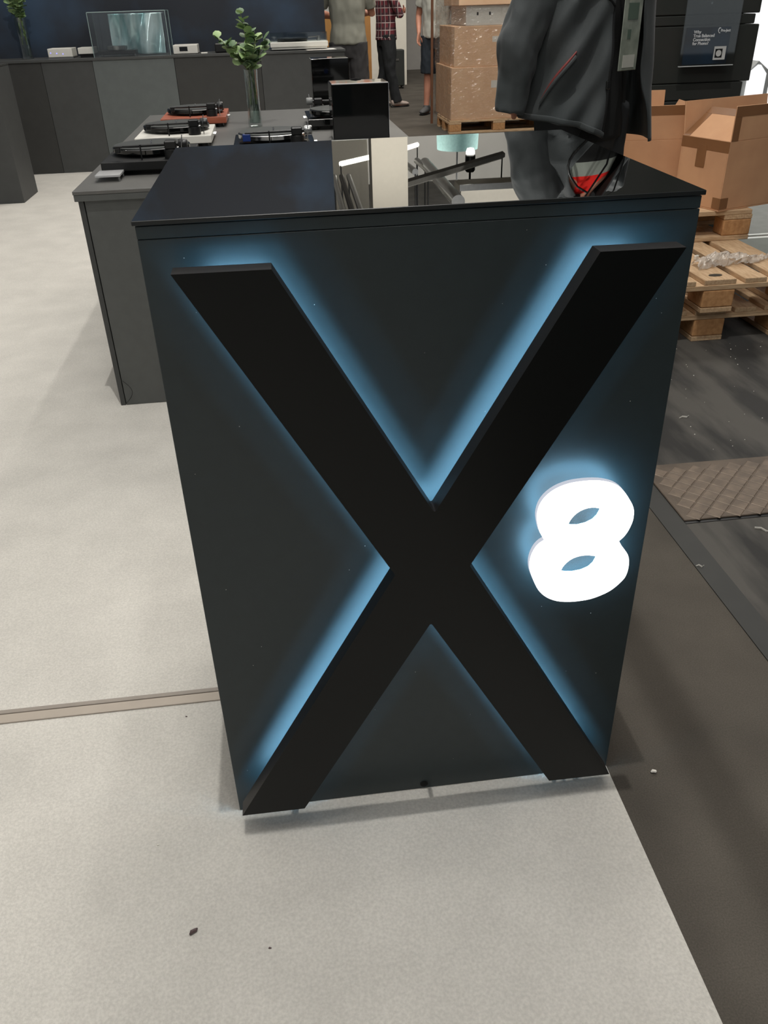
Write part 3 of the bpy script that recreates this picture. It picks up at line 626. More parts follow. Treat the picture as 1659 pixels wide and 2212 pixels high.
# ------------------------------------------------------------------ wrapped boxes on the far pallet
pallet('far wooden pallet under the shrink-wrapped boxes', (3.44, 9.36, .0005), math.pi / 2)
def carton(label, x0, x1, y0, y1, z0, z1, m, group='wrapped boxes on the far pallet', tape=True):
    t = thing('carton', label, 'carton', ((x0 + x1) / 2, (y0 + y1) / 2, z0), 0, group); w, d, h = (x1 - x0) / 2, (y1 - y0) / 2, z1 - z0
    MB().box(-w, w, -d, d, 0, h).build('box', m, t, bevel=.006, seg=2)
    if tape:
        MB().box(-w * .98, w * .98, -d - .001, -d - .0002, h - .05, h - .01).build('tape', M_tape, t) if False else None
        MB().box(w * -.1 , w * .1, -d - .0012, -d - .0002, h * .60, h * .74).build('label', M_cardw, t)
    return t
carton('large lowest brown box of the wrapped stack', 2.26, 3.30, 9.38, 10.36, .1452, .69, M_cardp)
carton('second brown box of the wrapped stack', 2.29, 3.26, 9.39, 10.30, .6912, 1.095, M_cardp)
w_ = carton('white box in the wrapped stack', 2.42, 3.26, 9.40, 10.25, 1.0965, 1.29, M_cardw, tape=False)
for x in (-.30, -.16): MB().box(x, x + .02, -.4265, -.4255, .10, .13).build('print_mark', M_blk, w_)
carton('topmost brown box of the wrapped stack', 2.33, 3.2, 9.36, 10.25, 1.2915, 1.65, M_cardp, tape=False)
cp = MB(); cp.box(2.225, 2.262, 9.36, 9.366, .145, 1.7); cp.box(2.225, 2.231, 9.366, 9.42, .145, 1.7)
cp2 = MB(); cp2.box(2.205, 2.235, 10.42, 10.44, .0, 1.72); tag(cp2.build('corner_board', mat('brown_board', (112, 74, 50), .7)), 'thin brown board edge at the left of the wrapped stack', 'board')
v = []; f = []; ring = [(2.245, 9.365), (3.31, 9.365), (3.31, 10.375), (2.245, 10.375)]
per = []
for i in range(4):
    p, q = Vector(ring[i]), Vector(ring[(i + 1) % 4])
    for k in range(26): per.append(p.lerp(q, k / 26))
nz = 50; n = len(per)
for j in range(nz + 1):
    z = .12 + 1.55 * j / nz
    for p in per:
        c = Vector((2.78, 9.87)); d_ = (p - c).normalized(); q = noise.noise(Vector((p.x * 7, p.y * 7, z * 9 + p.x * 5))) * .016 + noise.noise(Vector((p.x * 19, p.y * 19, z * 16 - p.x * 9))) * .008
        v.append((p.x + d_.x * (q - .004), p.y + d_.y * (q - .004), z))
for j in range(nz):
    for k in range(n): f.append((j * n + k, j * n + (k + 1) % n, (j + 1) * n + (k + 1) % n, (j + 1) * n + k))
tag(MB().add(v, f).build('stretch_wrap', glass_mat('stretch_film', (.97, .965, .95, 1), .19, .09, bump=1.0, bscale=18, stretch=(1, 1, 1.7), edge=.45), smooth=True), 'shiny clear stretch film wrapped around the stacked boxes', 'plastic film')

# orange board and black case in the background
t = thing('carton', 'tall orange-brown carton behind the man in the grey shirt', 'carton', (1.19, 10.7, 0))
MB().box(-.27, .22, -.05, .05, 0, 1.24).build('box', mat('orange_card', (212, 158, 92), .8, var=.04), t, bevel=.004)
MB().box(.221, .30, -.04, .06, 0, 1.225).build('side', mat('orange_card_side', (190, 138, 80), .8, var=.04), t, bevel=.004)
MB().box(.10, .14, -.0515, -.0502, .9, 1.2).build('tape', M_tape, t)
cs = box_thing('flight_case', 'dark grey case standing by the white pillar behind the plaid shirt', 'case', 2.30, 2.62, 15.5, 15.8, .05, .62, M_rk, .01, 'case_body')
for x in (-.12, .12):
    for y in (-.1, .1): MB().lathe([(.025, 0), (.025, .02)], 12, Matrix.Translation((x, y - .01, -.025)) @ Matrix.Rotation(math.pi / 2, 4, 'Y')).build('caster', M_blk, cs)
MB().box(-.06, .06, -.158, -.151, .40, .43).build('handle', M_alu, cs)

# ------------------------------------------------------------------ people
def mirror(p): return (-p[0], p[1], p[2])
def limb(mb, pts, rad, n=12): mb.loft(pts, rad, n)
def hand(mb, wrist, d, palm_n, s=1.0, curl=.5):
    # d: direction wrist->fingers, palm_n: palm facing
    d = Vector(d).normalized(); pn = Vector(palm_n).normalized(); side = d.cross(pn).normalized(); w = Vector(wrist)
    mb.loft([w - d * .01, w + d * .03 * s, w + d * .075 * s, w + d * .095 * s], [(.024 * s, .019 * s), (.034 * s, .017 * s), (.040 * s, .015 * s), (.036 * s, .012 * s)], 10, ref=tuple(pn))
    for k, (o_, L) in enumerate(((-.030, .066), (-.010, .078), (.010, .074), (.030, .058))):
        p0 = w + d * .085 * s + side * o_ * s; p1 = p0 + (d + pn * curl * .5) * L * .45 * s; p2 = p1 + (d + pn * curl * 1.5).normalized() * L * .32 * s; p3 = p2 + (d * .7 + pn * curl * 2.2).normalized() * L * .25 * s
        mb.loft([p0, p1, p2, p3], [.0098 * s, .0092 * s, .0085 * s, .007 * s], 8)
    p0 = w + d * .03 * s + side * -.028 * s; p1 = p0 + (d * .6 - side * .7 + pn * .3).normalized() * .035 * s; p2 = p1 + (d * .9 - side * .25 + pn * .4).normalized() * .03 * s; p3 = p2 + d * .022 * s
    mb.loft([p0, p1, p2, p3], [.0125 * s, .0115 * s, .010 * s, .008 * s], 8)
def person(label, loc, rz, H, pose, group=None):
    """pose: dict with joints (local, facing -y; +x is the person's left). Returns root and joint dict."""
    t = thing('person', label, 'person', loc, rz, group); s = H / 1.80
    J = dict(hip_z=.93 * s, sh_z=1.47 * s, sw=.195 * s, hw=.095 * s)
    P = {}
    for sd, k in (('L', 1), ('R', -1)):
        P['sh' + sd] = Vector((k * J['sw'], 0.01, J['sh_z'])); P['hip' + sd] = Vector((k * J['hw'], .0, J['hip_z']))
        P['el' + sd] = Vector(pose.get('el' + sd, (k * .25, .03, 1.17))) * s; P['wr' + sd] = Vector(pose.get('wr' + sd, (k * .27, -.04, .92))) * s
        P['kn' + sd] = Vector(pose.get('kn' + sd, (k * .11, -.01, .50))) * s; P['an' + sd] = Vector(pose.get('an' + sd, (k * .12, .03, .09))) * s
        P['hd' + sd] = Vector(pose.get('hd' + sd, (0, -.25, -1))); P['pn' + sd] = Vector(pose.get('pn' + sd, (-k, -.2, 0)))
    b = MB()
    b.loft([(0, 0, z * s) for z in (.84, .92, 1.02, 1.12, 1.25, 1.37, 1.46, 1.51)], [tuple(q * s for q in r_) for r_ in ((.14, .10), (.165, .115), (.155, .105), (.145, .10), (.165, .115), (.18, .115), (.15, .09), (.07, .06))], 20)
    b.loft([(0, .01 * s, 1.47 * s), (0, .0, 1.54 * s), (0, -.012 * s, 1.60 * s)], [.062 * s, .055 * s, .056 * s], 14)
    hz = pose.get('head_turn', 0); R_ = Matrix.Translation((0, -.015 * s, 1.675 * s)) @ Matrix.Rotation(hz, 4, 'Z')
    b.loft([(0, -.03 * s, -.105 * s), (0, -.022 * s, -.085 * s), (0, -.012 * s, -.05 * s), (0, 0, 0), (0, .008 * s, .05 * s), (0, .010 * s, .095 * s), (0, .01 * s, .118 * s)], [tuple(q * s for q in r_) for r_ in ((.030, .035), (.050, .062), (.066, .085), (.074, .098), (.075, .100), (.055, .075), (.015, .02))], 18, M=R_)
    b.loft([(0, -.090 * s, .015 * s), (0, -.108 * s, -.012 * s), (0, -.117 * s, -.030 * s), (0, -.096 * s, -.038 * s)], [.009 * s, .012 * s, .015 * s, .011 * s], 8, M=R_)
    for k in (1, -1):
        b.loft([(k * .072 * s, .012 * s, .025 * s), (k * .084 * s, .016 * s, .005 * s), (k * .076 * s, .008 * s, -.03 * s)], [(.012 * s), (.018 * s), (.009 * s)], 8, M=R_)
    b.loft([(-.024 * s, -.098 * s, -.062 * s), (0, -.104 * s, -.060 * s), (.024 * s, -.098 * s, -.062 * s)], [.006 * s, .009 * s, .006 * s], 8, M=R_)
    for sd in 'LR':
        limb(b, [P['sh' + sd] * 1 + Vector((0, 0, .01)), P['sh' + sd].lerp(P['el' + sd], .3), P['el' + sd], P['el' + sd].lerp(P['wr' + sd], .35), P['wr' + sd]], [.055 * s, .050 * s, .040 * s, .040 * s, .026 * s])
        hand(b, P['wr' + sd], P['hd' + sd], P['pn' + sd], s)
        limb(b, [P['hip' + sd] + Vector((0, 0, .03)), P['hip' + sd].lerp(P['kn' + sd], .4), P['kn' + sd], P['kn' + sd].lerp(P['an' + sd], .3) + Vector((0, .012, 0)), P['an' + sd].lerp(P['kn' + sd], .15), P['an' + sd] - Vector((0, 0, .03))], [.088 * s, .078 * s, .056 * s, .056 * s, .040 * s, .042 * s])
        a_ = P['an' + sd]; fd = Vector(pose.get('foot' + sd, (0, -1, 0)))
        b.loft([a_ + Vector((0, 0, -.045)) - fd * .04, a_ + Vector((0, 0, -.05)) + fd * .06, a_ + Vector((0, 0, -.062)) + fd * .15], [(.036, .035), (.042, .032), (.036, .018)], 10)
    link(remesh(b, .0085, 2), 'body', M_skin, t, True)
    hb = MB(); hb.loft([(0, .025 * s, -.03 * s), (0, .022 * s, .03 * s), (0, .014 * s, .075 * s), (0, .012 * s, .112 * s), (0, .012 * s, .130 * s)], [tuple(q * s for q in r_) for r_ in ((.066, .078), (.083, .093), (.078, .098), (.052, .068), (.012, .015))], 18, M=R_)
    link(remesh(hb, .009, 2, (.006, 60)), 'hair', M_hair, t, True)
    for k in (1, -1):
        e = MB(); e.lathe([(.001, -.011 * s), (.008 * s, -.008 * s), (.011 * s, 0), (.008 * s, .008 * s), (.001, .011 * s)], 10, R_ @ Matrix.Translation((k * .031 * s, -.083 * s, .0))); e.build('eye', M_white, t, smooth=True)
    return t, P, s
def shoe(t, a_, fd, m, sole, s=1):
    fd = Vector(fd).normalized(); g = Vector((a_.x, a_.y, 0)); b = MB(); up = Vector((0, 0, 1))
    b.loft([g - fd * .085 + up * .06, g - fd * .07 + up * .062, g + up * .06, g + fd * .09 + up * .048, g + fd * .16 + up * .042, g + fd * .195 + up * .034], [(.02, .03), (.040, .046), (.044, .046), (.050, .034), (.046, .026), (.022, .016)], 14)
    b.loft([g + up * .05, g + up * .115], [.045, .046], 14)
    link(remesh(b, .008, 3), 'shoe', m, t, True)
    b = MB(); b.loft([g - fd * .09 + up * .011, g - fd * .04 + up * .011, g + fd * .09 + up * .011, g + fd * .17 + up * .012, g + fd * .20 + up * .014], [(.024, .009), (.040, .010), (.052, .010), (.044, .010), (.02, .008)], 14); b.build('sole', sole, t, smooth=True)
def trousers(t, P, s, m, hem=0.05, wr=(.008, 16), ease=1.16, waist=1.01):
    b = MB(); b.loft([(0, 0, z * s) for z in (.80, .88, .95, waist)], [tuple(q * s for q in r_) for r_ in ((.150, .112), (.178, .128), (.175, .124), (.165, .115))], 20)
    for sd in 'LR':
        h, k, a_ = P['hip' + sd], P['kn' + sd], P['an' + sd]; end = Vector((k.x + (a_.x - k.x) * (k.z - hem) / (k.z - a_.z), k.y + (a_.y - k.y) * (k.z - hem) / (k.z - a_.z), hem)) if hem < k.z else h.lerp(k, (h.z - hem) / (h.z - k.z))
        if hem < k.z: pts = [h + Vector((0, 0, .02)), h.lerp(k, .45), k, k.lerp(end, .5), end]; rd = [.092, .088, .070, .064, .066]
        else: pts = [h + Vector((0, 0, .02)), h.lerp(end, .5), end]; rd = [.098, .095, .090]
        b.loft(pts, [r_ * s * ease for r_ in rd], 16)
    return link(remesh(b, .010, 3, wr), 'trousers' if hem < .3 else 'shorts', m, t, True)
def shirt(t, P, s, m, hem=.90, sleeve=.55, wr=(.008, 14), name='shirt', ease=1.0):
    b = MB(); zs = (hem, hem + .08, 1.12, 1.25, 1.37, 1.45, 1.51)
    b.loft([(0, 0, z * s) for z in zs], [tuple(q * s * ease for q in r_) for r_ in ((.200, .145), (.195, .142), (.180, .130), (.192, .138), (.200, .135), (.165, .105), (.075, .068))], 22)
    for sd in 'LR':
        a_, e, w = P['sh' + sd], P['el' + sd], P['wr' + sd]
        pts = [a_ + Vector((0, 0, .0)), a_.lerp(e, .4)]
        rd = [.070, .068]
        if sleeve <= 1: pts.append(a_.lerp(e, sleeve + .12)); rd.append(.070)
        else: pts += [e, e.lerp(w, .5), e.lerp(w, sleeve - 1)]; rd += [.056, .050, .042]
        b.loft(pts, [r_ * s for r_ in rd], 14)
    return link(remesh(b, .010, 3, wr), name, m, t, True)

# grey shirt man, back to the camera, arms forward
M_gshirt = mat('grey_tshirt', (156, 155, 142), .85, var=.08, vscale=6)
t, P, s = person('man in a grey t-shirt and dark shorts at the end of the back counter', (1.10, 9.45, 0), math.pi * .96, 1.86, dict(elL=(.30, -.10, 1.22), wrL=(.16, -.34, 1.18), elR=(-.26, -.14, 1.20), wrR=(-.06, -.34, 1.24), hdL=(-.4, -1, 0), hdR=(.9, -.4, 0), pnL=(0, 0, -1), pnR=(0, 0, -1)))
trousers(t, P, s, mat('dark_grey_shorts', (66, 64, 64), .85, var=.1), hem=.53, wr=(.010, 14)); shirt(t, P, s, M_gshirt, .93, .62, (.012, 11))
for sd in 'LR': shoe(t, P['an' + sd], (0, -1, 0), M_white, M_blk)
# plaid shirt man, arms folded, turned to the right
M_plaid = bpy.data.materials.new('plaid'); M_plaid.use_nodes = True; nt = M_plaid.node_tree; bs = nt.nodes['Principled BSDF']; bs.inputs['Roughness'].default_value = .85
tc = nt.nodes.new('ShaderNodeTexCoord'); sp = nt.nodes.new('ShaderNodeSeparateXYZ'); nt.links.new(tc.outputs['Object'], sp.inputs[0])
def band(src, freq, thr):
    a_ = nt.nodes.new('ShaderNodeMath'); a_.operation = 'MULTIPLY'; a_.inputs[1].default_value = freq; nt.links.new(src, a_.inputs[0])
    f_ = nt.nodes.new('ShaderNodeMath'); f_.operation = 'FRACT'; nt.links.new(a_.outputs[0], f_.inputs[0])
    g_ = nt.nodes.new('ShaderNodeMath'); g_.operation = 'LESS_THAN'; g_.inputs[1].default_value = thr; nt.links.new(f_.outputs[0], g_.inputs[0]); return g_.outputs[0]
ad = nt.nodes.new('ShaderNodeMath'); nt.links.new(sp.outputs[0], ad.inputs[0]); nt.links.new(sp.outputs[1], ad.inputs[1])
col = None
def mixc(prev, fac, c):
    mx = nt.nodes.new('ShaderNodeMix'); mx.data_type = 'RGBA'; nt.links.new(fac, mx.inputs[0]); mx.inputs[7].default_value = lin(c)
    if prev is None: mx.inputs[6].default_value = lin((112, 44, 52))
    else: nt.links.new(prev, mx.inputs[6])
    return mx.outputs[2]
col = mixc(None, band(ad.outputs[0], 11, .45), (62, 40, 46)); col = mixc(col, band(sp.outputs[2], 11, .42), (74, 44, 50)); col = mixc(col, band(ad.outputs[0], 11.0, .10), (196, 176, 172)); col = mixc(col, band(sp.outputs[2], 11.0, .10), (196, 176, 172))
nt.links.new(col, bs.inputs['Base Color'])
t, P, s = person('man in a red plaid shirt with folded arms by the white pillar', (1.93, 12.62, 0), math.pi / 2 + .25, 1.80, dict(elL=(.25, -.12, 1.19), wrL=(-.06, -.25, 1.24), elR=(-.25, -.12, 1.19), wrR=(.06, -.27, 1.20), hdL=(-1, .1, 0), hdR=(1, .1, .1), pnL=(0, 1, 0), pnR=(0, 1, 0), anL=(.12, .10, .09), anR=(-.12, -.10, .09)))
trousers(t, P, s, mat('black_trousers', (34, 36, 38), .85, var=.12), hem=.07); shirt(t, P, s, M_plaid, .88, 1.72, (.010, 13))
for sd in 'LR': shoe(t, P['an' + sd], (0, -1, 0), mat('pale_shoes', (176, 160, 150), .6), M_blk)
# man in shorts behind the wrapped stack
t, P, s = person('man in a pale shirt and navy shorts half hidden by the wrapped boxes', (2.45, 11.42, 0), -.55, 1.80, dict(elR=(-.27, .05, 1.18), wrR=(-.20, -.12, .98), anL=(.12, .08, .09), anR=(-.13, -.02, .09)))
trousers(t, P, s, mat('navy_shorts', (38, 46, 54), .85, var=.1), hem=.50); shirt(t, P, s, mat('pale_tshirt', (186, 186, 176), .85, var=.05), .93, .5, (.010, 12))
for sd in 'LR': shoe(t, P['an' + sd], (0, -1, 0), mat('grey_shoes', (84, 84, 84), .6), M_blk)

M_colblock = mat('colour_block_shirt', (17, 18, 17), .9, var=.15); nt = M_colblock.node_tree; bs = nt.nodes['Principled BSDF']
tc = nt.nodes.new('ShaderNodeTexCoord'); sp = nt.nodes.new('ShaderNodeSeparateXYZ'); nt.links.new(tc.outputs['Object'], sp.inputs[0])
rp = nt.nodes.new('ShaderNodeValToRGB'); rp.color_ramp.interpolation = 'CONSTANT'
mr = nt.nodes.new('ShaderNodeMapRange'); mr.inputs['From Min'].default_value = 1.0; mr.inputs['From Max'].default_value = 2.0; nt.links.new(sp.outputs[2], mr.inputs[0]); nt.links.new(mr.outputs[0], rp.inputs[0])
rp.color_ramp.elements[0].color = lin((17, 18, 17)); e_ = rp.color_ramp.elements[1]; e_.position = .442; e_.color = lin((150, 156, 146)); e_ = rp.color_ramp.elements.new(.497); e_.color = lin((238, 30, 18))
nt.links.new(rp.outputs[0], bs.inputs['Base Color'])
# man in the charcoal jacket right behind the counter
PJ = (1.375, 2.33, .0026); RJ = math.radians(30)
t, P, s = person('man in an open charcoal jacket standing right behind the counter', PJ, RJ, 1.88, dict(elR=(-.30, .04, 1.15), wrR=(-.325, .05, .965), hdR=(.9, .55, .25), pnR=(0, 1, 0), elL=(.28, .10, 1.16), wrL=(.24, .10, .92), hdL=(0, .1, -1)))
trousers(t, P, s, M_trou, hem=.06, wr=(.008, 13))
shirt(t, P, s, M_colblock, .84, .5, (.006, 12), 'colour_block_shirt', .92)
for sd in 'LR': shoe(t, P['an' + sd], (0, -1, 0), M_blk, M_blkp)
# jacket shell: angle from the front (0 = facing), opening widens towards the hem
def jr(z, ph):   # radius of the jacket at height z (metres) and angle ph
    q = (z - .86) / (1.60 - .86); rx = .262 - .012 * q - (.0 if q < .78 else (q - .78) * .75); ry = .190 - .018 * q - (.0 if q < .78 else (q - .78) * .35)
    flare = .020 * max(0, 1 - q * 4); c_, s_ = math.sin(ph), math.cos(ph)
    r_ = 1 / math.sqrt((c_ / (rx + flare)) ** 2 + (s_ / (ry + flare)) ** 2)
    r_ += .015 * math.sin(ph * 9 + z * 6 + 1.5 * math.sin(z * 9)) * (.6 + .4 * math.sin(z * 13)) + .008 * noise.noise(Vector((math.sin(ph) * 3, math.cos(ph) * 3, z * 6)))
    if s_ == s_ and ph % 6.2832 < 3.1416: r_ += .040 * max(0, math.sin(ph)) * max(0, 1 - q * .8)
    # diagonal drag folds from the pocket on the person's right side
    r_ += .017 * math.exp(-((ph + 1.0) / .5) ** 2) * math.sin(34 * (z - .35 * ph) ) * (1 if z < 1.35 else .3)
    return r_
def jacket_panel(ph0f, ph1f, zb, zt, nu=60, nv=60):
    v = []; f = []
    for j in range(nv + 1):
        q = j / nv
        for i in range(nu + 1):
            u = i / nu; p0 = ph0f(q); p1 = ph1f(q); ph = p0 + (p1 - p0) * u; z = zb(ph) + (zt - zb(ph)) * q; r_ = jr(z, ph)
            v.append((r_ * math.sin(ph), -r_ * math.cos(ph) + .005, z))
    for j in range(nv):
        for i in range(nu): k = j * (nu + 1) + i; f.append((k, k + 1, k + nu + 2, k + nu + 1))
    return MB().add(v, f)
def front_open_R(q):
    if q < .64: return -.44 + .10 * q
    return -.376 - .62 * math.sin(math.pi * min(1, (q - .64) / .40)) ** .8 if q < .98 else -.45
def front_open_L(q): return .78 - .42 * min(1, q * 1.1)
hemz = lambda ph: .885 + .075 * math.sin(min(1.57, max(0, -ph - .3) * 1.3)) - (.025 if ph > 0 else 0)
jk = jacket_panel(front_open_R, lambda q: -math.pi, hemz, 1.60).build('jacket_right_half', M_jack, t, smooth=True); md = jk.modifiers.new('s', 'SOLIDIFY'); md.thickness = .007
jl = jacket_panel(lambda q: math.pi, front_open_L, hemz, 1.60).build('jacket_left_half', M_jack, t, smooth=True); md = jl.modifiers.new('s', 'SOLIDIFY'); md.thickness = .007
hm = MB(); pts = []
for i in range(40):
    ph = -.44 - (math.pi - .44) * i / 39; z = hemz(ph) + .012; r_ = jr(z, ph) + .001; pts.append((r_ * math.sin(ph), -r_ * math.cos(ph) + .005, z))
hm.loft(pts, [(.006, .010)] * 40, 8, ref=(0, 0, 1)); hm.build('hem_band', M_jack, jk, smooth=True)
for sd, k in (('R', -1), ('L', 1)):
    b = MB(); a_, e, w = P['sh' + sd], P['el' + sd], P['wr' + sd]
    b.loft([a_ + Vector((-.03 * k, 0, .035)), a_.lerp(e, .25) + Vector((k * .012, 0, .012)), a_.lerp(e, .6), e + Vector((k * .01, .01, 0)), e.lerp(w, .4), e.lerp(w, .85), w + (w - e).normalized() * .02], [.088, .086, .080, .076, .068, .056, .052], 24)
    link(remesh(b, .008, 3, (.010, 15)), 'sleeve', M_jack, t, True)
# red zipped pocket on the person's right front, lies on the jacket surface
def on_jacket(ph, z, d=.004):
    r_ = jr(z, ph) + d; return Vector((r_ * math.sin(ph), -r_ * math.cos(ph) + .005, z))
pk = [on_jacket(-1.0 - .46 * k / 16, 1.185 - .15 * k / 16, .004) for k in range(17)]
MB().loft(pk, [.0025 + .0030 * math.sin(math.pi * k / 16) for k in range(17)], 8).build('pocket_lining', M_zip, jk, smooth=True)
pw = [on_jacket(-1.0 - .46 * k / 16, 1.170 - .15 * k / 16, .004) for k in range(17)]
MB().loft(pw, [.007] * 17, 8).build('pocket_welt', M_jack, jk, smooth=True)
pz = [on_jacket(front_open_R(k / 30) - .012, .90 + .66 * k / 30, .001) for k in range(31)]
MB().loft(pz, [.0045] * 31, 8).build('zip', M_blk, jk, smooth=True)
q = on_jacket(front_open_R(.3) - .03, 1.075, .004); MB().box(q.x - .010, q.x + .010, q.y - .004, q.y + .004, q.z - .014, q.z + .014).build('zip_tab', M_blk, jk, bevel=.002)
# collar
cl = MB(); pts = [(.085 * math.sin(a_), -.080 * math.cos(a_) + .01, 1.60 + .01 * math.cos(a_)) for a_ in [(.5 + 5.28 * k / 20) for k in range(21)]]
cl.loft(pts, [(.010, .034)] * 21, 8, ref=(0, 0, 1)); cl.build('collar', M_jack, t, smooth=True)
# badge on a lanyard, hanging in front of the shirt (own thing)
Rm = Matrix.Translation(PJ) @ Matrix.Rotation(RJ, 4, 'Z')
bg = thing('badge', 'grey plastic badge holder on a black lanyard on the chest of the jacketed man', 'badge', PJ, RJ)
M_pouch = mat('badge_paper', (150, 156, 142), .4, c2=(122, 130, 118), vscale=22, detail=2, coat=.6)
BX = .012; by = -.178
MB().box(BX - .052, BX + .048, by - .004, by, 1.115, 1.345).build('holder', M_pouch, bg, bevel=.002)
MB().box(BX - .034, BX + .030, by - .006, by - .0045, 1.125, 1.165).build('card', mat('badge_card', (188, 188, 178), .5), bg)
MB().box(BX - .022, BX - .004, by - .0055, by - .0045, 1.215, 1.245).build('print_mark', mat('badge_print', (84, 100, 88), .5), bg)
MB().box(BX - .030, BX + .026, by - .0055, by - .0045, 1.275, 1.325).build('print_mark', MATS['badge_print'], bg)
for x in (-.036, .036): MB().lathe([(.004, -.008), (.004, .008)], 10, Matrix.Translation((BX + x, by - .004, 1.347))).build('clip', M_chrome, bg)
ry = by - .002
for k in (-1, 1):
    MB().loft([(BX + k * .036, ry - .002, 1.355), (BX + k * .05, -.176, 1.45), (k * .085, -.125, 1.57), (k * .075, -.05, 1.625), (k * .05, .05, 1.64)], [(.006, .0015)] * 5, 6).build('strap', M_blk, bg, smooth=True)

# ------------------------------------------------------------------ hall equipment overhead (seen mirrored in the counter top)
def pipe(name, label, cat, p0, p1, r, m, n=14, group=None):
    t = thing(name, label, cat, (0, 0, 0), 0, group); MB().tube(p0, p1, r, n).build('tube', m, t, smooth=True)
    for p in (p0, p1): MB().tube((p[0], p[1], p[2] + r * .6), (p[0], p[1], 8.6), .02, 6).build('hanger', M_blk, t)
    return t
M_tube = emis('fluorescent_tube', (255, 250, 235), 5)
pipe('tube_light', 'left glowing tube light mirrored in the counter top', 'tube light', (2.10, 25.3, 5.0), (3.10, 26.3, 5.0), .07, M_tube, group='hall tube lights')
pipe('tube_light', 'right glowing tube light mirrored beside the pillar', 'tube light', (3.9, 27.0, 5.0), (4.92, 28.4, 5.0), .07, M_tube, group='hall tube lights')
pipe('duct', 'spiral silver air duct mirrored in the counter top', 'duct', (4.546, 24.65, 5.0), (4.40, 19.06, 5.0), .16, M_alu, 20, 'hall ducts')
pipe('duct', 'long grey cable tray crossing the hall ceiling', 'duct', (3.07, 19.3, 4.6), (6.42, 22.9, 4.6), .10, mat('grey_tray', (120, 118, 112), .5), 6, 'hall ducts')
for k in range(3): pipe('duct', ('first', 'second', 'third')[k] + ' short silver duct from the pillar under the hall ceiling', 'duct', (3.55 + k * .42, 24.6 + k * .3, 5.0), (3.62 + k * .42, 23.0 + k * .3, 5.0), .09, M_alu, 14, 'hall ducts')
for k in range(3): pipe('duct', ('outermost narrow silver duct left of the pillar', 'narrow black duct left of the pillar', 'narrow silver duct closest to the pillar')[k], 'duct', (1.75 + k * .2, 23.2, 5.0), (1.62 + k * .2, 18.5, 5.0), .07, M_alu if k != 1 else M_blk, 12, 'hall ducts')
bh = thing('bulkhead', 'white ceiling bulkhead mirrored left of the pillar', 'bulkhead', (0, 0, 0)); MB().box(1.35, 3.2, 28.0, 29.0, 4.6, 8.5).build('box', M_wallw, bh, bevel=.01); MB().box(1.3, 3.25, 27.9, 27.99, 4.5, 4.7).build('lip', M_alu, bh)
bh = thing('bulkhead', 'white ceiling bulkhead mirrored in front of the jacket', 'bulkhead', (0, 0, 0)); MB().box(4.85, 8.2, 20.9, 21.8, 5.0, 8.5).build('box', M_wallw, bh, bevel=.01); MB().box(4.8, 8.25, 20.82, 20.89, 4.95, 5.1).build('lip', M_alu, bh)
sp = thing('spotlight', 'black hall spotlight with a bright lens mirrored in the counter top', 'spotlight', (5.45, 22.6, 4.95))
MB().lathe([(.10, -.45), (.14, -.42), (.14, -.05), (.10, 0)], 18).build('housing', M_blk, sp, smooth=True); MB().lathe([(.001, -.62), (.09, -.60), (.12, -.52), (.12, -.46)], 18).build('lens', emis('spot_lens', (255, 250, 240), 8), sp, smooth=True); MB().tube((0, 0, 0), (0, 0, 3.6), .03).build('pole', M_blk, sp)
pd = thing('pendant_lamp', 'large pale cyan pendant shade mirrored at the rear edge of the counter top', 'lamp', (6.45, 29.2, 4.55))
MB().lathe([(.74, 0), (.72, .30), (.70, .75), (.10, .80)], 32).build('shade', mat('cyan_shade', (168, 204, 200), .4, emit=(150, 200, 195), estr=.25), pd, smooth=True); MB().tube((0, 0, .8), (0, 0, 4.0), .03).build('cord', M_blk, pd)
# truss carrying the booth spots, out of the picture above
tr = thing('light_truss', 'lighting truss above the booth', 'truss', (0, 0, 0))
for y0 in (-1.9,): MB().tube((.60, -1.9, 3.92), (.60, 5.2, 3.92), .025, 10).build('rail', M_alu, tr)
for i in range(8): MB().lathe([(.06, .06), (.07, .10), (.07, .17), (.02, .19)], 16, Matrix.Translation((.60, -1.10 + i * .783, 3.71))).build('spot_housing', M_blk, tr, smooth=True)
MB().tube((.60, -1.9, 3.94), (.60, -1.9, 8.6), .02, 8).build('hanger', M_blk, tr); MB().tube((.60, 5.2, 3.94), (.60, 5.2, 8.6), .02, 8).build('hanger', M_blk, tr)

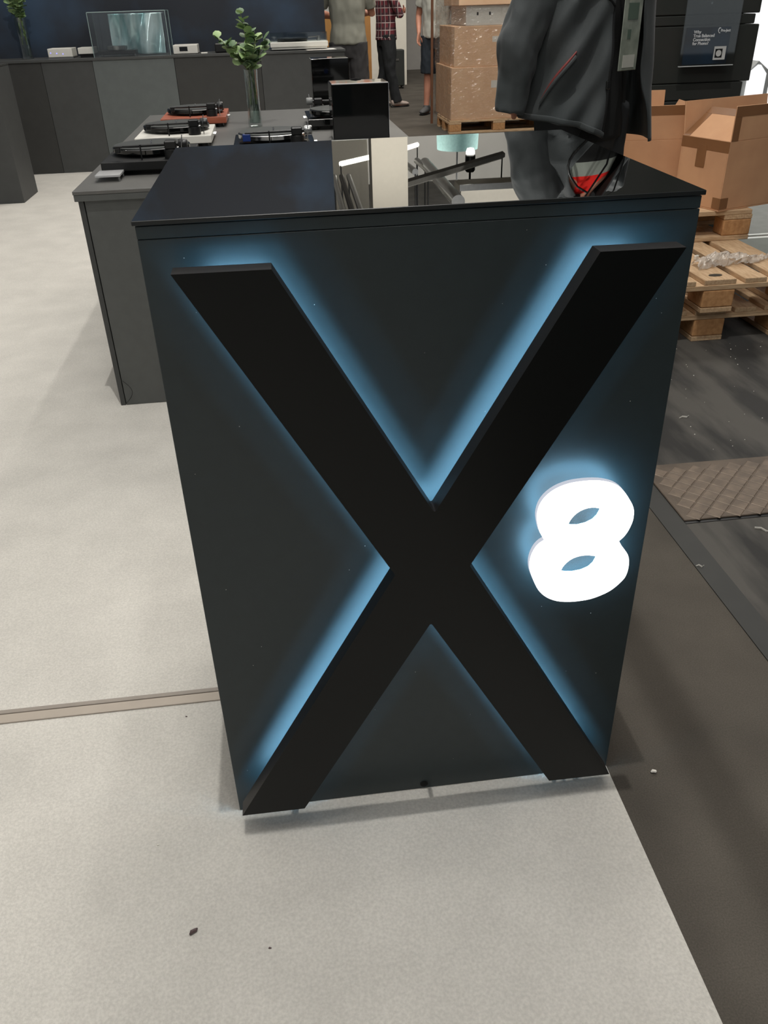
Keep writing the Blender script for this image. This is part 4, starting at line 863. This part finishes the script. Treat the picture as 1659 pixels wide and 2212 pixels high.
# ------------------------------------------------------------------ small debris
crumb(-.078, -.215, .006, crumb_m, 'largest dark crumb on the pale carpet left of the counter foot', st=1.3, rz=.7)
crumb(.052, -.262, .0025, crumb_m, 'tiny dark crumb on the carpet in front of the letter X')
crumb(-.158, -.03, .0022, crumb_w, 'tiny white crumb on the pale carpet left of the counter')
crumb(-.13, .30, .002, crumb_m, 'tiny dark crumb beside the floor profile strip')
crumb(.835, .0, .006, crumb_w, 'white crumb on the dark floor by the counter foot', z=.0005)
def shred(x, y, L, rz, label, z=.0028):
    b = MB(); b.loft([(-L / 2, 0, .002), (-L / 6, .004, .004), (L / 6, -.003, .003), (L / 2, .008, .002)], [(.0035, .0012), (.004, .0012), (.004, .0012), (.002, .001)], 6)
    tag(b.build('paper_shred', crumb_w, loc=(x, y, z), rz=rz), label, 'debris')
shred(1.61, 1.565, .045, .15, 'white paper shred on the dirty floor in front of the pallet')
shred(1.505, .80, .050, -.75, 'curled white paper shred near the right edge below the duct cover')
shred(1.245, .66, .022, -.3, 'short white shred on the dark floor right of the figure 8', .0005)
rnd = random.Random(4); sv = MB()
for k in range(90):
    x = rnd.uniform(1.55, 2.35); y = rnd.uniform(1.25, 2.30) if k < 70 else rnd.uniform(.3, 1.2); r_ = rnd.uniform(.0012, .0032)
    sv.add([(x - r_, y, .003), (x, y - r_, .003), (x + r_, y, .003), (x, y + r_, .003), (x, y, .003 + r_)], [(0, 1, 4), (1, 2, 4), (2, 3, 4), (3, 0, 4)])
o = tag(sv.build('litter', crumb_w), 'scattered white specks of litter on the dirty floor by the pallets', 'debris'); o['kind'] = 'stuff'
rnd = random.Random(5); sv = MB()
for k in range(40):
    x = rnd.uniform(.02, .71); z = rnd.uniform(.1, 1.1); r_ = rnd.uniform(.0004, .0009)
    sv.add([(x - r_, 0, z), (x, 0, z - r_), (x + r_, 0, z), (x, 0, z + r_), (x, -r_, z)], [(0, 1, 4), (1, 2, 4), (2, 3, 4), (3, 0, 4)])
o = sv.build('dust', crumb_w, ct); o['kind'] = 'stuff'
